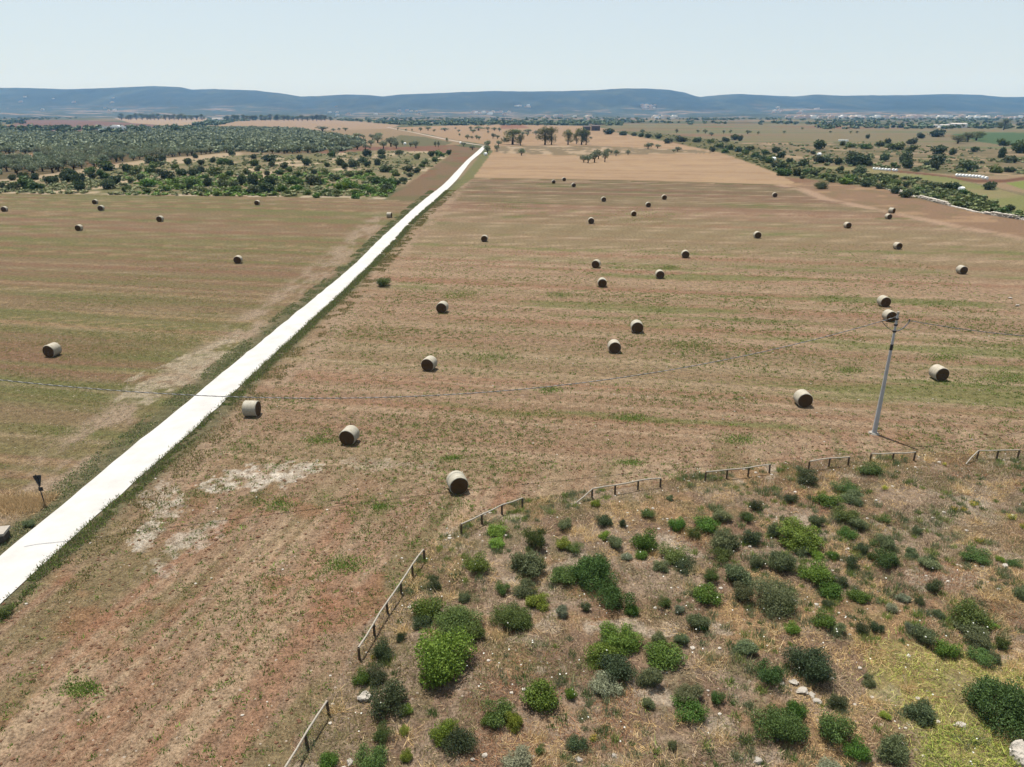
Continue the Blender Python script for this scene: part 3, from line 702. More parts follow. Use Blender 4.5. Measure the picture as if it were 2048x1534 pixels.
# ------------------------------------------------------------------ utility pole and cable
CONC = plain('concrete', (.33, .33, .335), .15, 3, .2); CONC_P = plain('pale_concrete', A(222, 212, 198) * 1.15, .12, 4, .3); DARK = plain('dark_metal', (.03, .03, .032), .2, 8, .2, .6); CAB = plain('cable_sheath', (.10, .10, .115), .3, 20, .2, .55)
PXG, PYG, PZG = at(1748, 868); PTOP = 10.85
pole = empty('utility_pole', (PXG, PYG, PZG)); tag(pole, 'grey tapering concrete pole carrying a sagging cable at the field edge', 'utility pole')
ps = []; hts = [-.4, 2.9, 5.4, 7.3, 8.75, 9.15]; r0 = .205
for k in range(len(hts) - 1):
    ra = .205 - .0115 * max(hts[k], 0); rb = .205 - .0115 * hts[k + 1] - .006
    ps.append(tube((0, 0, hts[k]), (0, 0, hts[k + 1]), ra, rb, 16))
obj('shaft', mesh_np('shaft', *join(ps), CONC, True), pole)
cv, cf = tube((0, 0, 9.15), (0, 0, PTOP - .2), .09, .08, 12); capv, capf = tube((0, 0, PTOP - .2), (0, 0, PTOP), .10, .10, 12); ring = np.arange(12, 24)
obj('upper_shaft', mesh_np('upper_shaft', cv, cf, CONC, True), pole)
obj('cap', mesh_np('cap', capv, [capf, ring[None, :]], CONC_P), pole)
def bracket(z, w=.17, t=.07):
    V, F = tube((0, 0, z - t), (0, 0, z + t), .135, .135, 10); return join([(V, F), tube((-w, 0, z), (w, 0, z), .04, .04, 6), tube((0, -.2, z), (0, .2, z), .035, .035, 6)])
for z in (10.25, 9.75, 9.2): obj('bracket', mesh_np('bracket', *bracket(z), DARK), pole)
obj('dark_band', mesh_np('dark_band', *tube((.0, -.012, 7.6), (0, -.012, 8.1), .125, .12, 12), DARK, True), pole)
fr_ = np.random.default_rng(3); V, F = tube((0, 0, -.2), (0, 0, .12), .55, .38, 11); V += fr_.normal(0, .03, V.shape); obj('footing', mesh_np('footing', *[V, [F, np.arange(11, 22)[None, :]]], CONC_P), pole)
def cable_mesh(fn, s0, s1, n_=420, rad=.018, pitch=.55):
    """two conductors twisted round each other"""
    s = np.linspace(s0, s1, n_ * 2); P = np.array([fn(q) for q in s]); parts = []; tones = []
    for ph in (0, 2.09, 4.19):
        a_ = s / pitch * 2 * math.pi + ph; side = np.array([.216, -.976, 0.0]); Q = P + np.cos(a_)[:, None] * side * rad + np.sin(a_)[:, None] * np.array([0, 0, 1.0]) * rad
        k = 5; tt = np.arange(k) / k * 6.283; T = np.gradient(Q, axis=0); T /= np.linalg.norm(T, axis=1)[:, None]; B_ = np.cross(T, [0, 0, 1.0]); B_ /= np.linalg.norm(B_, axis=1)[:, None]; U_ = np.cross(B_, T)
        V = (Q[:, None, :] + rad * .95 * (np.cos(tt)[None, :, None] * B_[:, None, :] + np.sin(tt)[None, :, None] * U_[:, None, :])).reshape(-1, 3)
        ii = np.arange(len(Q) * k).reshape(len(Q), k); jj = np.roll(ii, -1, 1); parts.append((V, np.stack([ii[:-1], jj[:-1], jj[1:], ii[1:]], -1).reshape(-1, 4))); tones.append(np.full((len(V), 3), (.30, .05, .10)[len(tones)]))
    return (*join(parts), None, True, np.concatenate(tones))
def cable_obj(q): return mesh_np('power_cable', q[0], q[1], CABM, True, q[4])
DX, DY = -.976, -.216
def span1(s): return (PXG + DX * s, PYG + DY * s, PZG + 6.75 + (s - 33) ** 2 * .0034)
def span2(s): return (PXG - DX * s, PYG - DY * s, PZG + 6.6 + (s - 33) ** 2 * .0034)
CABM = col_mat('cable_strands', 0, .5)
tag(obj('power_cable', cable_obj(cable_mesh(span1, .15, 66))), 'long twisted cable sagging across the fields to the pole top', 'cable')
tag(obj('power_cable', cable_obj(cable_mesh(span2, 1.25, 40))), 'short visible cable leaving the pole on its far side', 'cable')
b0 = np.array(span2(1.25)); p0 = np.array((PXG, PYG, PZG + 9.2)); ctl = np.array((PXG + .75, PYG + .1, PZG + 9.2)); pts = [(1 - t) ** 2 * p0 + 2 * t * (1 - t) * ctl + t * t * b0 for t in np.linspace(0, 1, 10)]
lv, lf = join([tube(pts[i], pts[i + 1], .04, .04) for i in range(9)] + [tube(b0 + (0, 0, -.06), b0 + (-.05, 0, .12), .07, .05)]); lo = mesh_np('cable_loop', lv - np.array((PXG, PYG, PZG)), lf, CAB); obj('cable_loop', lo, pole)
b1 = np.array(span1(1.4)); ctl = np.array((PXG - .5, PYG, PZG + 9.3)); pts = [(1 - t) ** 2 * p0 + 2 * t * (1 - t) * ctl + t * t * b1 for t in np.linspace(0, 1, 8)]
lv, lf = join([tube(pts[i], pts[i + 1], .025, .025) for i in range(7)]); obj('cable_loop', mesh_np('cable_loop', lv - np.array((PXG, PYG, PZG)), lf, CAB), pole)

# ------------------------------------------------------------------ rustic rail fence
RAILM = plain('weathered_pole_wood', A(206, 196, 180) * 1.4, .25, 10, .4); POSTM = plain('dark_post_wood', A(136, 116, 94), .3, 9, .4)
def fence(tops, label, posts=None, drop=None):
    """tops: photograph pixels of the rail; posts stand under each"""
    hp = 0.76; G = []
    for (px, py) in tops:          # foot = where the sight line through the rail reaches rail height
        u = (px - 1024) / FPX; v = (py - 767) / FPX; t = (H - hp) / (SP + v * CP); G.append((u * t, (CP - v * SP) * t))
    x0, y0 = G[0]; z0 = gz1(x0, y0); e = empty('rail_fence', (x0, y0, z0)); tag(e, label, 'fence', 'rustic rail fence sections along the field edge')
    P3 = [np.array((x - x0, y - y0, gz1(x, y) - z0 + hp)) for x, y in G]
    if drop == 'first': P3[0][2] -= .75
    rails = []
    for a_, b_ in zip(P3[:-1], P3[1:]):
        m = (a_ + b_) / 2 + np.array((random.uniform(-.03, .03), random.uniform(-.03, .03), random.uniform(-.04, .03)))
        rails += [tube(a_, m, .054, .05, 8), tube(m, b_, .05, .046, 8)]
    obj('rail', mesh_np('rail', *join(rails), RAILM, True), e)
    for i, p in enumerate(P3):
        if posts and i not in posts: continue
        V, F = tube((p[0], p[1], p[2] - hp - .35), (p[0] + random.uniform(-.03, .03), p[1], p[2] - .03), .075, .068, 8)
        obj('post', mesh_np('post', V, [F, np.arange(8, 16)[None, :]], POSTM), e)
fence([(520, 1610), (570, 1534), (611, 1467), (654, 1402)], 'lowest fence section, its upper end beside the pale boulder')
fence([(717, 1296), (747, 1248), (774, 1205), (801, 1166), (824, 1130), (847, 1099)], 'long sloping fence section left of the biggest yellow-green bush')
fence([(922, 1050), (964, 1031), (1004, 1012), (1045, 998)], 'fence section just below the nearest bale')
fence([(1150, 992), (1185, 979), (1231, 972), (1277, 963), (1322, 958)], 'fence section whose lower end dips into the grass', posts=[1, 2, 3, 4], drop='first')
fence([(1412, 944), (1455, 939), (1498, 935), (1541, 929)], 'four-post fence section in front of the big bale near the pole')
fence([(1620, 923), (1660, 917), (1699, 915)], 'three-post fence section below and left of the pole foot')
fence([(1743, 909), (1788, 908), (1831, 905)], 'three-post fence section at the tip of the pole shadow')
fence([(1936, 912), (1957, 902), (1997, 902), (2039, 901)], 'fence section at the far end past the pole, low end bent down', posts=[1, 2, 3], drop='first')

# ------------------------------------------------------------------ road sign seen from behind
SIGNM = plain('dull_grey_metal', (.035, .038, .042), .2, 6, .1, .5)
sx, sy, sz = at(90, 1008); sg = empty('road_sign', (sx, sy, sz), math.radians(14)); tag(sg, 'dark back of a triangular give-way sign on a post by the white road', 'road sign')
obj('post', mesh_np('post', *tube((0, 0, -.3), (-.1, 0, 2.35), .04, .04, 8), SIGNM, True), sg)
def prism(poly, th_, y0=0.0):
    n_ = len(poly); V = np.array([(x, y0, z) for x, z in poly] + [(x, y0 + th_, z) for x, z in poly]); i = np.arange(n_); j = (i + 1) % n_
    return V, [np.stack([i, j, j + n_, i + n_], -1), i[None, ::-1], (i + n_)[None, :]]
obj('triangular_plate', mesh_np('triangular_plate', *prism([(-.10, 1.42), (0, 1.42), (.20, 2.18), (.17, 2.26), (-.29, 2.26), (-.32, 2.18)], .03, .05), SIGNM), sg)
obj('small_plate', mesh_np('small_plate', *prism([(-.18, 1.02), (.10, 1.02), (.10, 1.32), (-.18, 1.32)], .02, .05), SIGNM), sg)
for z in (1.7, 2.05): obj('clamp', mesh_np('clamp', *join([tube((-.2, .03, z), (.06, .03, z), .018, .018), tube((-.08, 0, z - .03), (-.08, 0, z + .03), .055, .055, 8)]), DARK), sg)
# pale concrete parapet at the roadside
kx, ky, kz = at(-14, 1082)
def box(x0, x1, y0, y1, z0, z1, bev=.02):
    V = np.array([(x, y, z) for z in (z0, z1) for x, y in ((x0, y0), (x1, y0), (x1, y1), (x0, y1))], float)
    return V, np.array([[0, 3, 2, 1], [4, 5, 6, 7], [0, 1, 5, 4], [1, 2, 6, 5], [2, 3, 7, 6], [3, 0, 4, 7]])
cw = empty('concrete_parapet', (kx, ky, kz), math.radians(12)); tag(cw, 'pale concrete slab corner at the verge below the road sign', 'parapet')
obj('slab', mesh_np('slab', *box(-1.6, .95, -.5, .55, .55, .72), CONC_P), cw); obj('body', mesh_np('body', *box(-1.55, .85, -.42, .47, -.4, .548), plain('old_concrete', A(120, 110, 98), .2, 3, .3)), cw)

# ------------------------------------------------------------------ rocks
ROCKM = plain('limestone', A(232, 222, 208) * 1.5, .2, 3.0, .8, .9, .08)
def rock_mesh(seed, n_=4):
    import bmesh
    bm = bmesh.new(); bmesh.ops.create_icosphere(bm, subdivisions=n_, radius=1)
    V = np.array([v.co for v in bm.verts]); F = np.array([[v.index for v in f.verts] for f in bm.faces]); bm.free()
    r = np.random.default_rng(seed)
    for _ in range(9):
        d = r.normal(size=3); d /= np.linalg.norm(d); h = r.uniform(.55, .85); s = V @ d; V = np.where((s > h)[:, None], V - (s - h)[:, None] * d * .9, V)
    V += (fbm(V[:, 0] * 2.2 + 9, V[:, 1] * 2.2 + V[:, 2] * 2.7, seed, 4)[:, None] - .5) * .75 * V
    return mesh_np('rock', V, F, ROCKM, False)
ROCKS = [rock_mesh(s) for s in range(4)]
def rock(name, px, py, w, h, lab, k=0, rz=0.3, grp=None):
    x, y, z = at(px, py); s = w * scale_at(py) / 2; o = obj(name, ROCKS[k], None, (x, y, z + s * .25), rz, (s, s * .8, s * h)); tag(o, lab, 'rock', grp)
rock('boulder', 728, 1400, 30, .85, 'pale grey boulder beside the lowest fence section', 0, .5)
rock('boulder', 1918, 1456, 26, .6, 'small white boulder in the yellow grass', 1, .2)
rock('boulder', 2044, 1515, 60, 1.2, 'grey limestone boulder at the corner below the huge dome-shaped bush', 2, .9)
for i, (px, py, w) in enumerate([(1584, 1376, 20), (1602, 1392, 26), (1622, 1398, 18), (1560, 1380, 14), (1634, 1412, 18)]): rock('rock', px, py, w, .35, ('flat bare rock at the top of the outcrop below the blue-grey bush', 'largest flat rock in the middle of the outcrop', 'flat rock at the middle right of the outcrop', 'small rock at the left tip of the outcrop', 'lowest flat rock of the outcrop')[i], i % 4, i * .7, 'rocks of the bare outcrop')
for i, (px, py, w, l) in enumerate([(2020, 597, 8, 'hindmost of two pinkish stones in the stubble'), (2034, 612, 9, 'front one of two pinkish stones in the stubble'), (2024, 1036, 10, 'white stone behind the yellow flowers'), (1675, 1416 - 240, 9, 'white stone in front of the bright bush row'), (700, 1527, 18, 'pale flat stone at the bottom edge beside a dark shrub'), (1228, 1522, 12, 'upright white stone at the bottom edge'), (1156, 1527, 16, 'flat white stone at the bottom edge below the yellow flowers'), (1515, 1528, 20, 'pale crumbly stone at the bottom edge'), (2008, 1142, 14, 'pale stone beside the dark shrub at the open edge'), (1500, 1096, 9, 'pale stone among the grey shrubs')]): rock('rock', px, py, w, .6, l, i % 4, i * .5)

# ------------------------------------------------------------------ shrubs of the scrub in front (centre x, centre y, width, height, tone)
SH = [(1071,1075,45,55,'D'),(1059,1122,62,55,'G'),(1129,1056,28,26,'G'),(1128,1090,28,22,'Y'),(1147,1098,32,24,'D'),(1185,1127,85,88,'D'),(1126,1142,58,42,'D'),(1232,1188,68,72,'D'),(1262,1218,30,26,'B'),(1287,1078,48,50,'B'),
(1209,1047,32,26,'N'),(1244,1050,14,22,'N'),(1206,1075,22,22,'Y'),(1231,1085,30,28,'G'),(1354,1042,34,34,'B'),(1410,1042,46,38,'B'),(1387,1062,30,32,'D'),(1444,1030,34,28,'G'),(1296,1026,28,20,'D'),(1192,1010,18,18,'Y'),(1339,1001,13,12,'G'),
(1344,1105,60,38,'D'),(1369,1130,50,32,'N'),(1449,1080,56,50,'G'),(1499,1072,36,34,'N'),(1438,1112,44,36,'D'),(1321,1135,30,24,'G'),(1281,1112,24,20,'B'),(1249,1115,24,18,'P'),(1474,1150,52,40,'G'),(1419,1155,30,32,'D'),(1414,1190,50,40,'B'),
(1481,1190,38,42,'G'),(1326,1207,26,32,'D'),(1514,1125,30,34,'G'),(1076,1192,48,38,'Y'),(1025,1222,76,62,'D'),(1046,1238,24,22,'Y'),(1171,1215,18,26,'G'),(1124,1222,26,28,'P'),(1392,1248,38,40,'G'),(1405,1258,22,24,'B'),(1240,1274,76,52,'B'),
(1489,1035,28,22,'D'),(1511,1010,22,26,'N'),(1051,1172,42,34,'G'),(1359,1225,20,22,'P'),(1611,952,42,34,'N'),(1741,944,48,18,'D'),(1581,997,25,24,'N'),(1688,972,50,30,'D'),(1704,996,40,26,'G'),(1653,1002,48,28,'B'),(1691,1027,52,34,'D'),
(1712,1042,34,32,'G'),(1596,1064,86,52,'B'),(1631,1038,28,32,'G'),(1546,1057,32,34,'G'),(1766,1035,24,18,'D'),(1833,1055,20,18,'G'),(1696,1065,36,22,'B'),(1773,1077,40,34,'G'),(1773,1114,52,44,'D'),(1723,1094,27,24,'N'),(1746,1082,22,16,'D'),
(1741,1112,18,18,'D'),(1701,1122,28,32,'N'),(1663,1107,24,24,'B'),(1601,1100,26,22,'G'),(1631,1107,28,20,'Y'),(1628,1142,56,50,'B'),(1556,1122,46,52,'G'),(1658,1180,42,34,'B'),(1676,1160,28,28,'N'),(1542,1192,86,72,'G'),(1562,1212,50,38,'D'),
(1716,1190,40,28,'B'),(1651,1210,20,22,'N'),(1823,1107,25,24,'G'),(1863,1117,20,16,'N'),(1853,1130,40,20,'G'),(1946,1115,52,32,'D'),(1863,1172,26,36,'N'),(1931,1217,72,58,'D'),(1938,1248,52,26,'G'),(2028,1130,32,22,'D'),(1998,1125,18,16,'Y'),
(2042,1190,30,36,'G'),(1786,1212,25,22,'P'),(1838,1202,20,22,'N'),(1806,1195,24,18,'P'),(1876,1225,22,20,'G'),(1981,1247,30,14,'Y'),(1643,1247,40,32,'B'),(1671,1262,30,24,'G'),(1581,1265,28,24,'Y'),(1721,1257,26,28,'N'),(1751,1255,26,26,'N'),
(1818,1255,20,34,'P'),(1846,1267,42,38,'G'),(1893,1290,46,42,'B'),(1953,1275,40,36,'G'),(2001,1282,28,32,'D'),(1961,1307,48,30,'D'),(1991,1312,22,24,'G'),(1613,1332,80,62,'N'),(1736,1365,24,26,'G'),(1537,1352,56,50,'D'),(1671,1407,34,32,'N'),
(1836,1418,52,50,'G'),(2000,1387,130,98,'D'),(1556,1437,92,78,'D'),(1590,1425,40,40,'B'),(1661,1457,68,60,'D'),(1711,1497,46,46,'B'),(1781,1492,60,64,'G'),(1658,1528,60,34,'P'),(1768,1435,24,20,'Y'),(1204,1308,58,44,'B'),(1231,1328,68,58,'N'),
(1207,1372,58,42,'P'),(1296,1357,48,46,'G'),(1326,1312,72,40,'B'),(1316,1282,28,30,'G'),(1360,1285,28,30,'G'),(1084,1390,66,58,'B'),(1374,1420,64,36,'B'),(1374,1392,50,36,'G'),(1431,1400,28,32,'D'),(1486,1303,46,30,'G'),(1154,1485,38,36,'N'),
(1081,1502,22,24,'D'),(1141,1390,22,26,'Y'),(1344,1487,18,32,'G'),(1296,1410,24,22,'G'),(1035,1525,54,30,'P'),(854,1212,60,46,'B'),(844,1245,36,26,'N'),(916,1240,84,56,'D'),(896,1292,112,108,'Y'),(950,1262,42,42,'D'),(767,1292,46,56,'N'),
(803,1270,20,36,'N'),(724,1352,34,34,'B'),(754,1350,40,36,'N'),(777,1390,72,66,'N'),(812,1415,24,22,'Y'),(767,1457,42,40,'D'),(809,1457,20,22,'Y'),(884,1452,52,56,'Y'),(922,1474,64,66,'N'),(659,1515,38,32,'B'),(747,1510,66,58,'D'),(814,1507,24,26,'Y'),
(997,1418,66,58,'D'),(982,1437,36,36,'B'),(1028,1440,34,42,'Y'),(1004,1170,30,30,'D'),(927,1190,22,22,'G'),(870,1162,24,32,'G'),(952,1127,48,32,'B'),(994,1065,38,22,'Y'),(992,1090,30,18,'Y')]
ANCH = [(728,1395,'the pale boulder'),(654,1402,'the lowest fence section'),(782,1195,'the long sloping fence'),(985,1020,'the fence below the nearest bale'),(1236,972,'the fence with the dipped end'),(1476,937,'the four-post fence'),(1660,918,'the fence left of the pole foot'),(1788,908,'the pole shadow tip'),(1990,904,'the far bent fence'),
 (896,1292,'the biggest yellow-green bush'),(1185,1127,'the tall dark bush'),(1240,1274,'the bright bush at mid scrub'),(1232,1188,'the ragged dark bush'),(1596,1064,'the wide bright bush'),(1542,1192,'the wide grey thicket'),(1931,1217,'the round dark bush'),(2000,1387,'the huge dome-shaped bush'),(1613,1332,'the blue-black bush'),(1600,1392,'the bare rock outcrop'),(1850,1345,'the yellow grass patch'),(1918,1456,'the small white boulder'),(1556,1437,'the big two-tone bush'),(1076,1192,'the lone yellow bush'),(1905,1024,'the yellow flowers'),(1185,1480,'the single yellow flower clump'),(1344,1105,'the dark cushion bush'),(1449,1080,'the grey dome bush'),(1628,1142,'the leafy bright mound'),(777,1390,'the blackish bush at the boulder'),(1773,1114,'the stacked dark pair'),(1084,1390,'the open bright bush'),(1025,1222,'the dark bush by the yellow one'),(1326,1312,'the low bright mat'),(1207,1372,'the ghostly sage bush'),(922,1474,'the black half of the pair'),(747,1510,'the dark bush at the bottom edge'),(1661,1457,'the dark bush under the outcrop'),(1836,1418,'the grey ball in yellow grass'),(1688,972,'the upper slope bush'),(1411,1190,'the half-bright bush')]
OWN = {(896,1292):'biggest yellow-green bush of the scrub, right of the sloping fence',(1185,1127):'tall dark green bush standing highest in the middle of the scrub',(1240,1274):'bright green leafy bush in the middle of the scrub with white flowers',(1232,1188):'ragged dark green bush just in front of the tall dark one',(1596,1064):'wide bright green bush below the three-post fence',(1542,1192):'wide grey-green thicket with a dark lower lobe',(1931,1217):'round dark green bush alone on reddish dry ground',(2000,1387):'huge dome-shaped dark bush overhanging the yellow grass',(1613,1332):'blue-black fine-leaved bush above the bare rock outcrop',(1556,1437):'big dark bush with a bright patch, below the bare rock outcrop',(1076,1192):'glowing yellow-green round bush alone in dry grass',(1344,1105):'dark cushion bush sprinkled with white flowers',(1449,1080):'grey-green dome bush among the grey shrubs',(1628,1142):'leafy bright green mound beside the wide grey thicket',(777,1390):'blackish bush touching the pale boulder',(1773,1114):'dark green bush, lower of a stacked pair',(1084,1390):'open bright green bush with visible dry gaps',(1025,1222):'dark bush with a yellow-green foot',(1326,1312):'low bright green mat spreading on dry grass',(1207,1372):'ghostly pale sage bush below the blackish one',(922,1474):'blackish half of a two-coloured pair of bushes',(884,1452):'yellow-green half of a two-coloured pair of bushes',(747,1510):'dark bush on the bottom edge between fence and sage tufts',(1661,1457):'dark round bush under the bare rock outcrop',(1836,1418):'grey-green ball standing in the yellow grass',(1688,972):'dark green bush highest on the upper slope below the fence',(1414,1190):'half bright, half grey bush on pink dry grass'}
used = set()
def place_word(dx, dy):
    if abs(dx) > abs(dy) * 1.3: return 'right of' if dx > 0 else 'left of'
    return 'just below' if dy > 0 else 'just above'
def relate(px, py, tone, w):
    size = 'tiny' if w < 22 else 'small' if w < 32 else 'middling' if w < 50 else 'large'
    near = sorted(ANCH, key=lambda a_: math.hypot(a_[0] - px, (a_[1] - py) * 1.3))
    for a_ in [n_ for n_ in near if math.hypot(n_[0] - px, n_[1] - py) > 6][:9]:
        l = f'{size} {TONES[tone][0]} shrub {place_word(px - a_[0], py - a_[1])} {a_[2]}'
        if l not in used: return l
    return l
def shrub(px, cy, w, h, t, lab, grp):
    by = cy + h * .42; x, y, z = at(px, by); s = w * scale_at(by) / 2
    # seen from above: part of the pictured height is depth
    hz = max(.65, min(1.5, (h / w) * 1.12))
    e = empty('shrub', (x, y, z - .06 * s), random.uniform(0, 6.28), (s, s, s * hz)); tag(e, lab, 'shrub', grp)
    obj('foliage', BIG[t] if w > 74 and t in BIG else SHRUB[t, random.randrange(4)], e); obj('stems', STEMS[random.randrange(3)], e)
for (px, cy, w, h, t) in SH:
    lab = OWN.get((px, cy)) or relate(px, cy, t, w); used.add(lab)
    shrub(px, cy, w, h, t, lab, 'shrubs of the dry scrub in front')
shrub(767, 563, 31, 22, 'D', 'lone dark bush in the stubble beside the white road', None)
shrub(1641, 370, 27, 18, 'N', 'lone dark round bush at the corner of the wheat field', None)
shrub(12, 1222, 30, 24, 'D', 'dark green shrub on the verge at the lower end of the road', None)
shrub(60, 1045, 22, 16, 'G', 'low grey-green shrub on the verge below the road sign', None)

# ------------------------------------------------------------------ bushes of the scrubland behind the mown field
LB = [(6,373,12,9,'N'),(29,374,22,12,'N'),(61,371,38,18,'D'),(84,374,14,10,'D'),(161,375,22,20,'N'),(219,370,28,17,'N'),(232,362,23,14,'N'),(159,358,25,18,'N'),(99,363,18,14,'N'),(111,362,17,13,'N'),(132,357,22,15,'N'),(49,354,18,14,'N'),(26,356,15,10,'N'),(70,355,14,10,'N'),(148,346,10,8,'N'),(185,352,17,11,'N'),(208,351,21,13,'D'),(211,334,32,16,'D'),(180,342,26,12,'D'),(135,347,20,13,'N'),(256,338,24,16,'D'),(256,379,20,10,'D'),(293,382,17,9,'D'),(299,368,32,11,'B'),(320,329,20,8,'N'),(302,322,28,9,'N'),(336,354,28,16,'N'),(270,345,22,12,'D'),(301,339,24,15,'D'),(283,357,16,11,'N'),(262,363,12,8,'N'),
(364,347,22,13,'N'),(389,347,19,13,'N'),(403,340,13,10,'N'),(429,345,28,14,'D'),(386,367,24,12,'D'),(417,366,16,14,'N'),(447,357,21,12,'D'),(447,370,21,15,'N'),(469,371,18,12,'N'),(486,363,18,15,'N'),(505,363,24,18,'N'),(540,362,32,18,'D'),(508,381,26,14,'N'),(533,377,30,17,'N'),(523,386,13,8,'N'),(585,363,36,18,'D'),(468,382,28,9,'B'),(435,387,20,9,'B'),(404,382,20,9,'D'),(380,374,12,10,'N'),(460,389,9,6,'N'),(564,378,22,12,'B'),(593,379,26,9,'B'),(614,386,15,8,'B'),(634,392,16,8,'B'),(630,363,30,15,'N'),(669,357,24,10,'N'),(568,333,15,10,'N'),(545,329,12,10,'N'),(510,327,18,11,'D'),(508,314,13,8,'N'),(540,318,28,10,'N'),(600,316,13,9,'N'),(463,307,14,9,'N'),(614,326,19,11,'N'),(628,345,12,9,'N'),(681,326,16,11,'N'),(690,333,14,11,'N'),(665,310,15,10,'D'),(453,325,15,10,'D'),(462,328,11,9,'N'),(440,325,13,9,'D'),(427,321,10,9,'N'),(325,318,15,9,'N'),(390,313,10,8,'N'),(403,326,13,9,'N'),(378,325,17,11,'N'),(460,348,17,11,'D'),(534,347,11,7,'N'),
(707,329,22,13,'N'),(735,329,15,10,'N'),(756,326,14,10,'N'),(725,322,20,10,'N'),(772,339,25,11,'N'),(815,339,22,9,'N'),(832,342,17,8,'N'),(791,348,18,9,'D'),(834,314,15,10,'D'),(863,309,14,9,'N'),(879,309,20,8,'D'),(898,306,10,8,'N'),(798,306,16,7,'N'),(762,305,16,8,'N'),(735,308,17,11,'N'),(764,314,18,7,'N'),(633,362,28,14,'D'),(772,378,24,12,'N'),(776,366,32,14,'D'),(752,362,30,14,'D'),(684,374,26,11,'B'),(702,370,32,13,'B'),(709,386,20,9,'B'),(649,386,17,9,'D'),(711,394,18,6,'B'),(795,366,15,9,'N'),(807,360,15,8,'N'),(766,384,20,10,'D'),(674,386,16,9,'D'),(350,365,18,10,'B'),(360,374,22,9,'B'),(330,378,22,8,'B'),(320,345,14,9,'N'),(350,335,16,9,'D'),(410,355,14,8,'D'),(495,345,16,9,'D'),(515,338,14,8,'D'),(560,345,16,9,'D'),(580,340,14,8,'D'),(600,350,18,9,'D'),(650,345,16,8,'D'),(700,350,16,8,'D'),(720,348,18,8,'D'),(740,345,14,7,'N'),(655,330,14,8,'D'),(850,325,16,7,'D'),(845,332,14,7,'D'),(870,320,14,7,'D'),(815,325,12,6,'N'),(820,350,14,7,'N'),(740,380,20,9,'B'),(725,376,20,9,'D'),(575,386,16,8,'D'),(548,388,16,7,'B')]
ORD = 'first second third fourth fifth sixth seventh eighth ninth tenth eleventh twelfth thirteenth fourteenth fifteenth sixteenth seventeenth eighteenth nineteenth twentieth'.split()
def ordinal(i): return ORD[i] if i < 20 else ('twenty-' + ORD[i - 20] if i < 29 else 'thirty-' + ORD[i - 30] if 30 <= i < 39 else 'thirtieth' if i == 29 else 'fortieth' if i == 39 else 'forty-' + ORD[(i - 40) % 20])
def bush(name, px, cy, w, h, t, lab, cat, grp):
    by = cy + h * .45; x, y, z = at(px, by); s = w * scale_at(by) / 2; hz = np.clip(h / w * 1.7, .7, 1.9)
    o = obj(name, BUSH[t, random.randrange(4)], None, (x, y, -.05 * s), random.uniform(0, 6.28), (s, s, s * hz)); tag(o, lab, cat, grp)
def band_label(items, bands, fmt):
    """name each by its place in its row, counted from the left"""
    out = {}
    for k, (lo, hi, nm) in enumerate(bands):
        row = sorted([q for q in items if lo <= q[1] + q[3] * .45 < hi], key=lambda q: q[0])
        for i, q in enumerate(row): out[q] = fmt.format(tone=TONES[q[4]][0], o=ordinal(i), row=nm)
    return out
LBL = band_label(LB, [(0, 318, 'hindmost row'), (318, 334, 'fourth row'), (334, 350, 'third row'), (350, 362, 'sandy middle row'), (362, 372, 'second row'), (372, 383, 'front row'), (383, 500, 'field-edge row')], '{tone} bush, {o} from the left in the {row} of the scrubland')
for q in LB: bush('scrub_bush', *q[:4], q[4], LBL[q], 'bush', 'bushes of the scrubland behind the mown field')
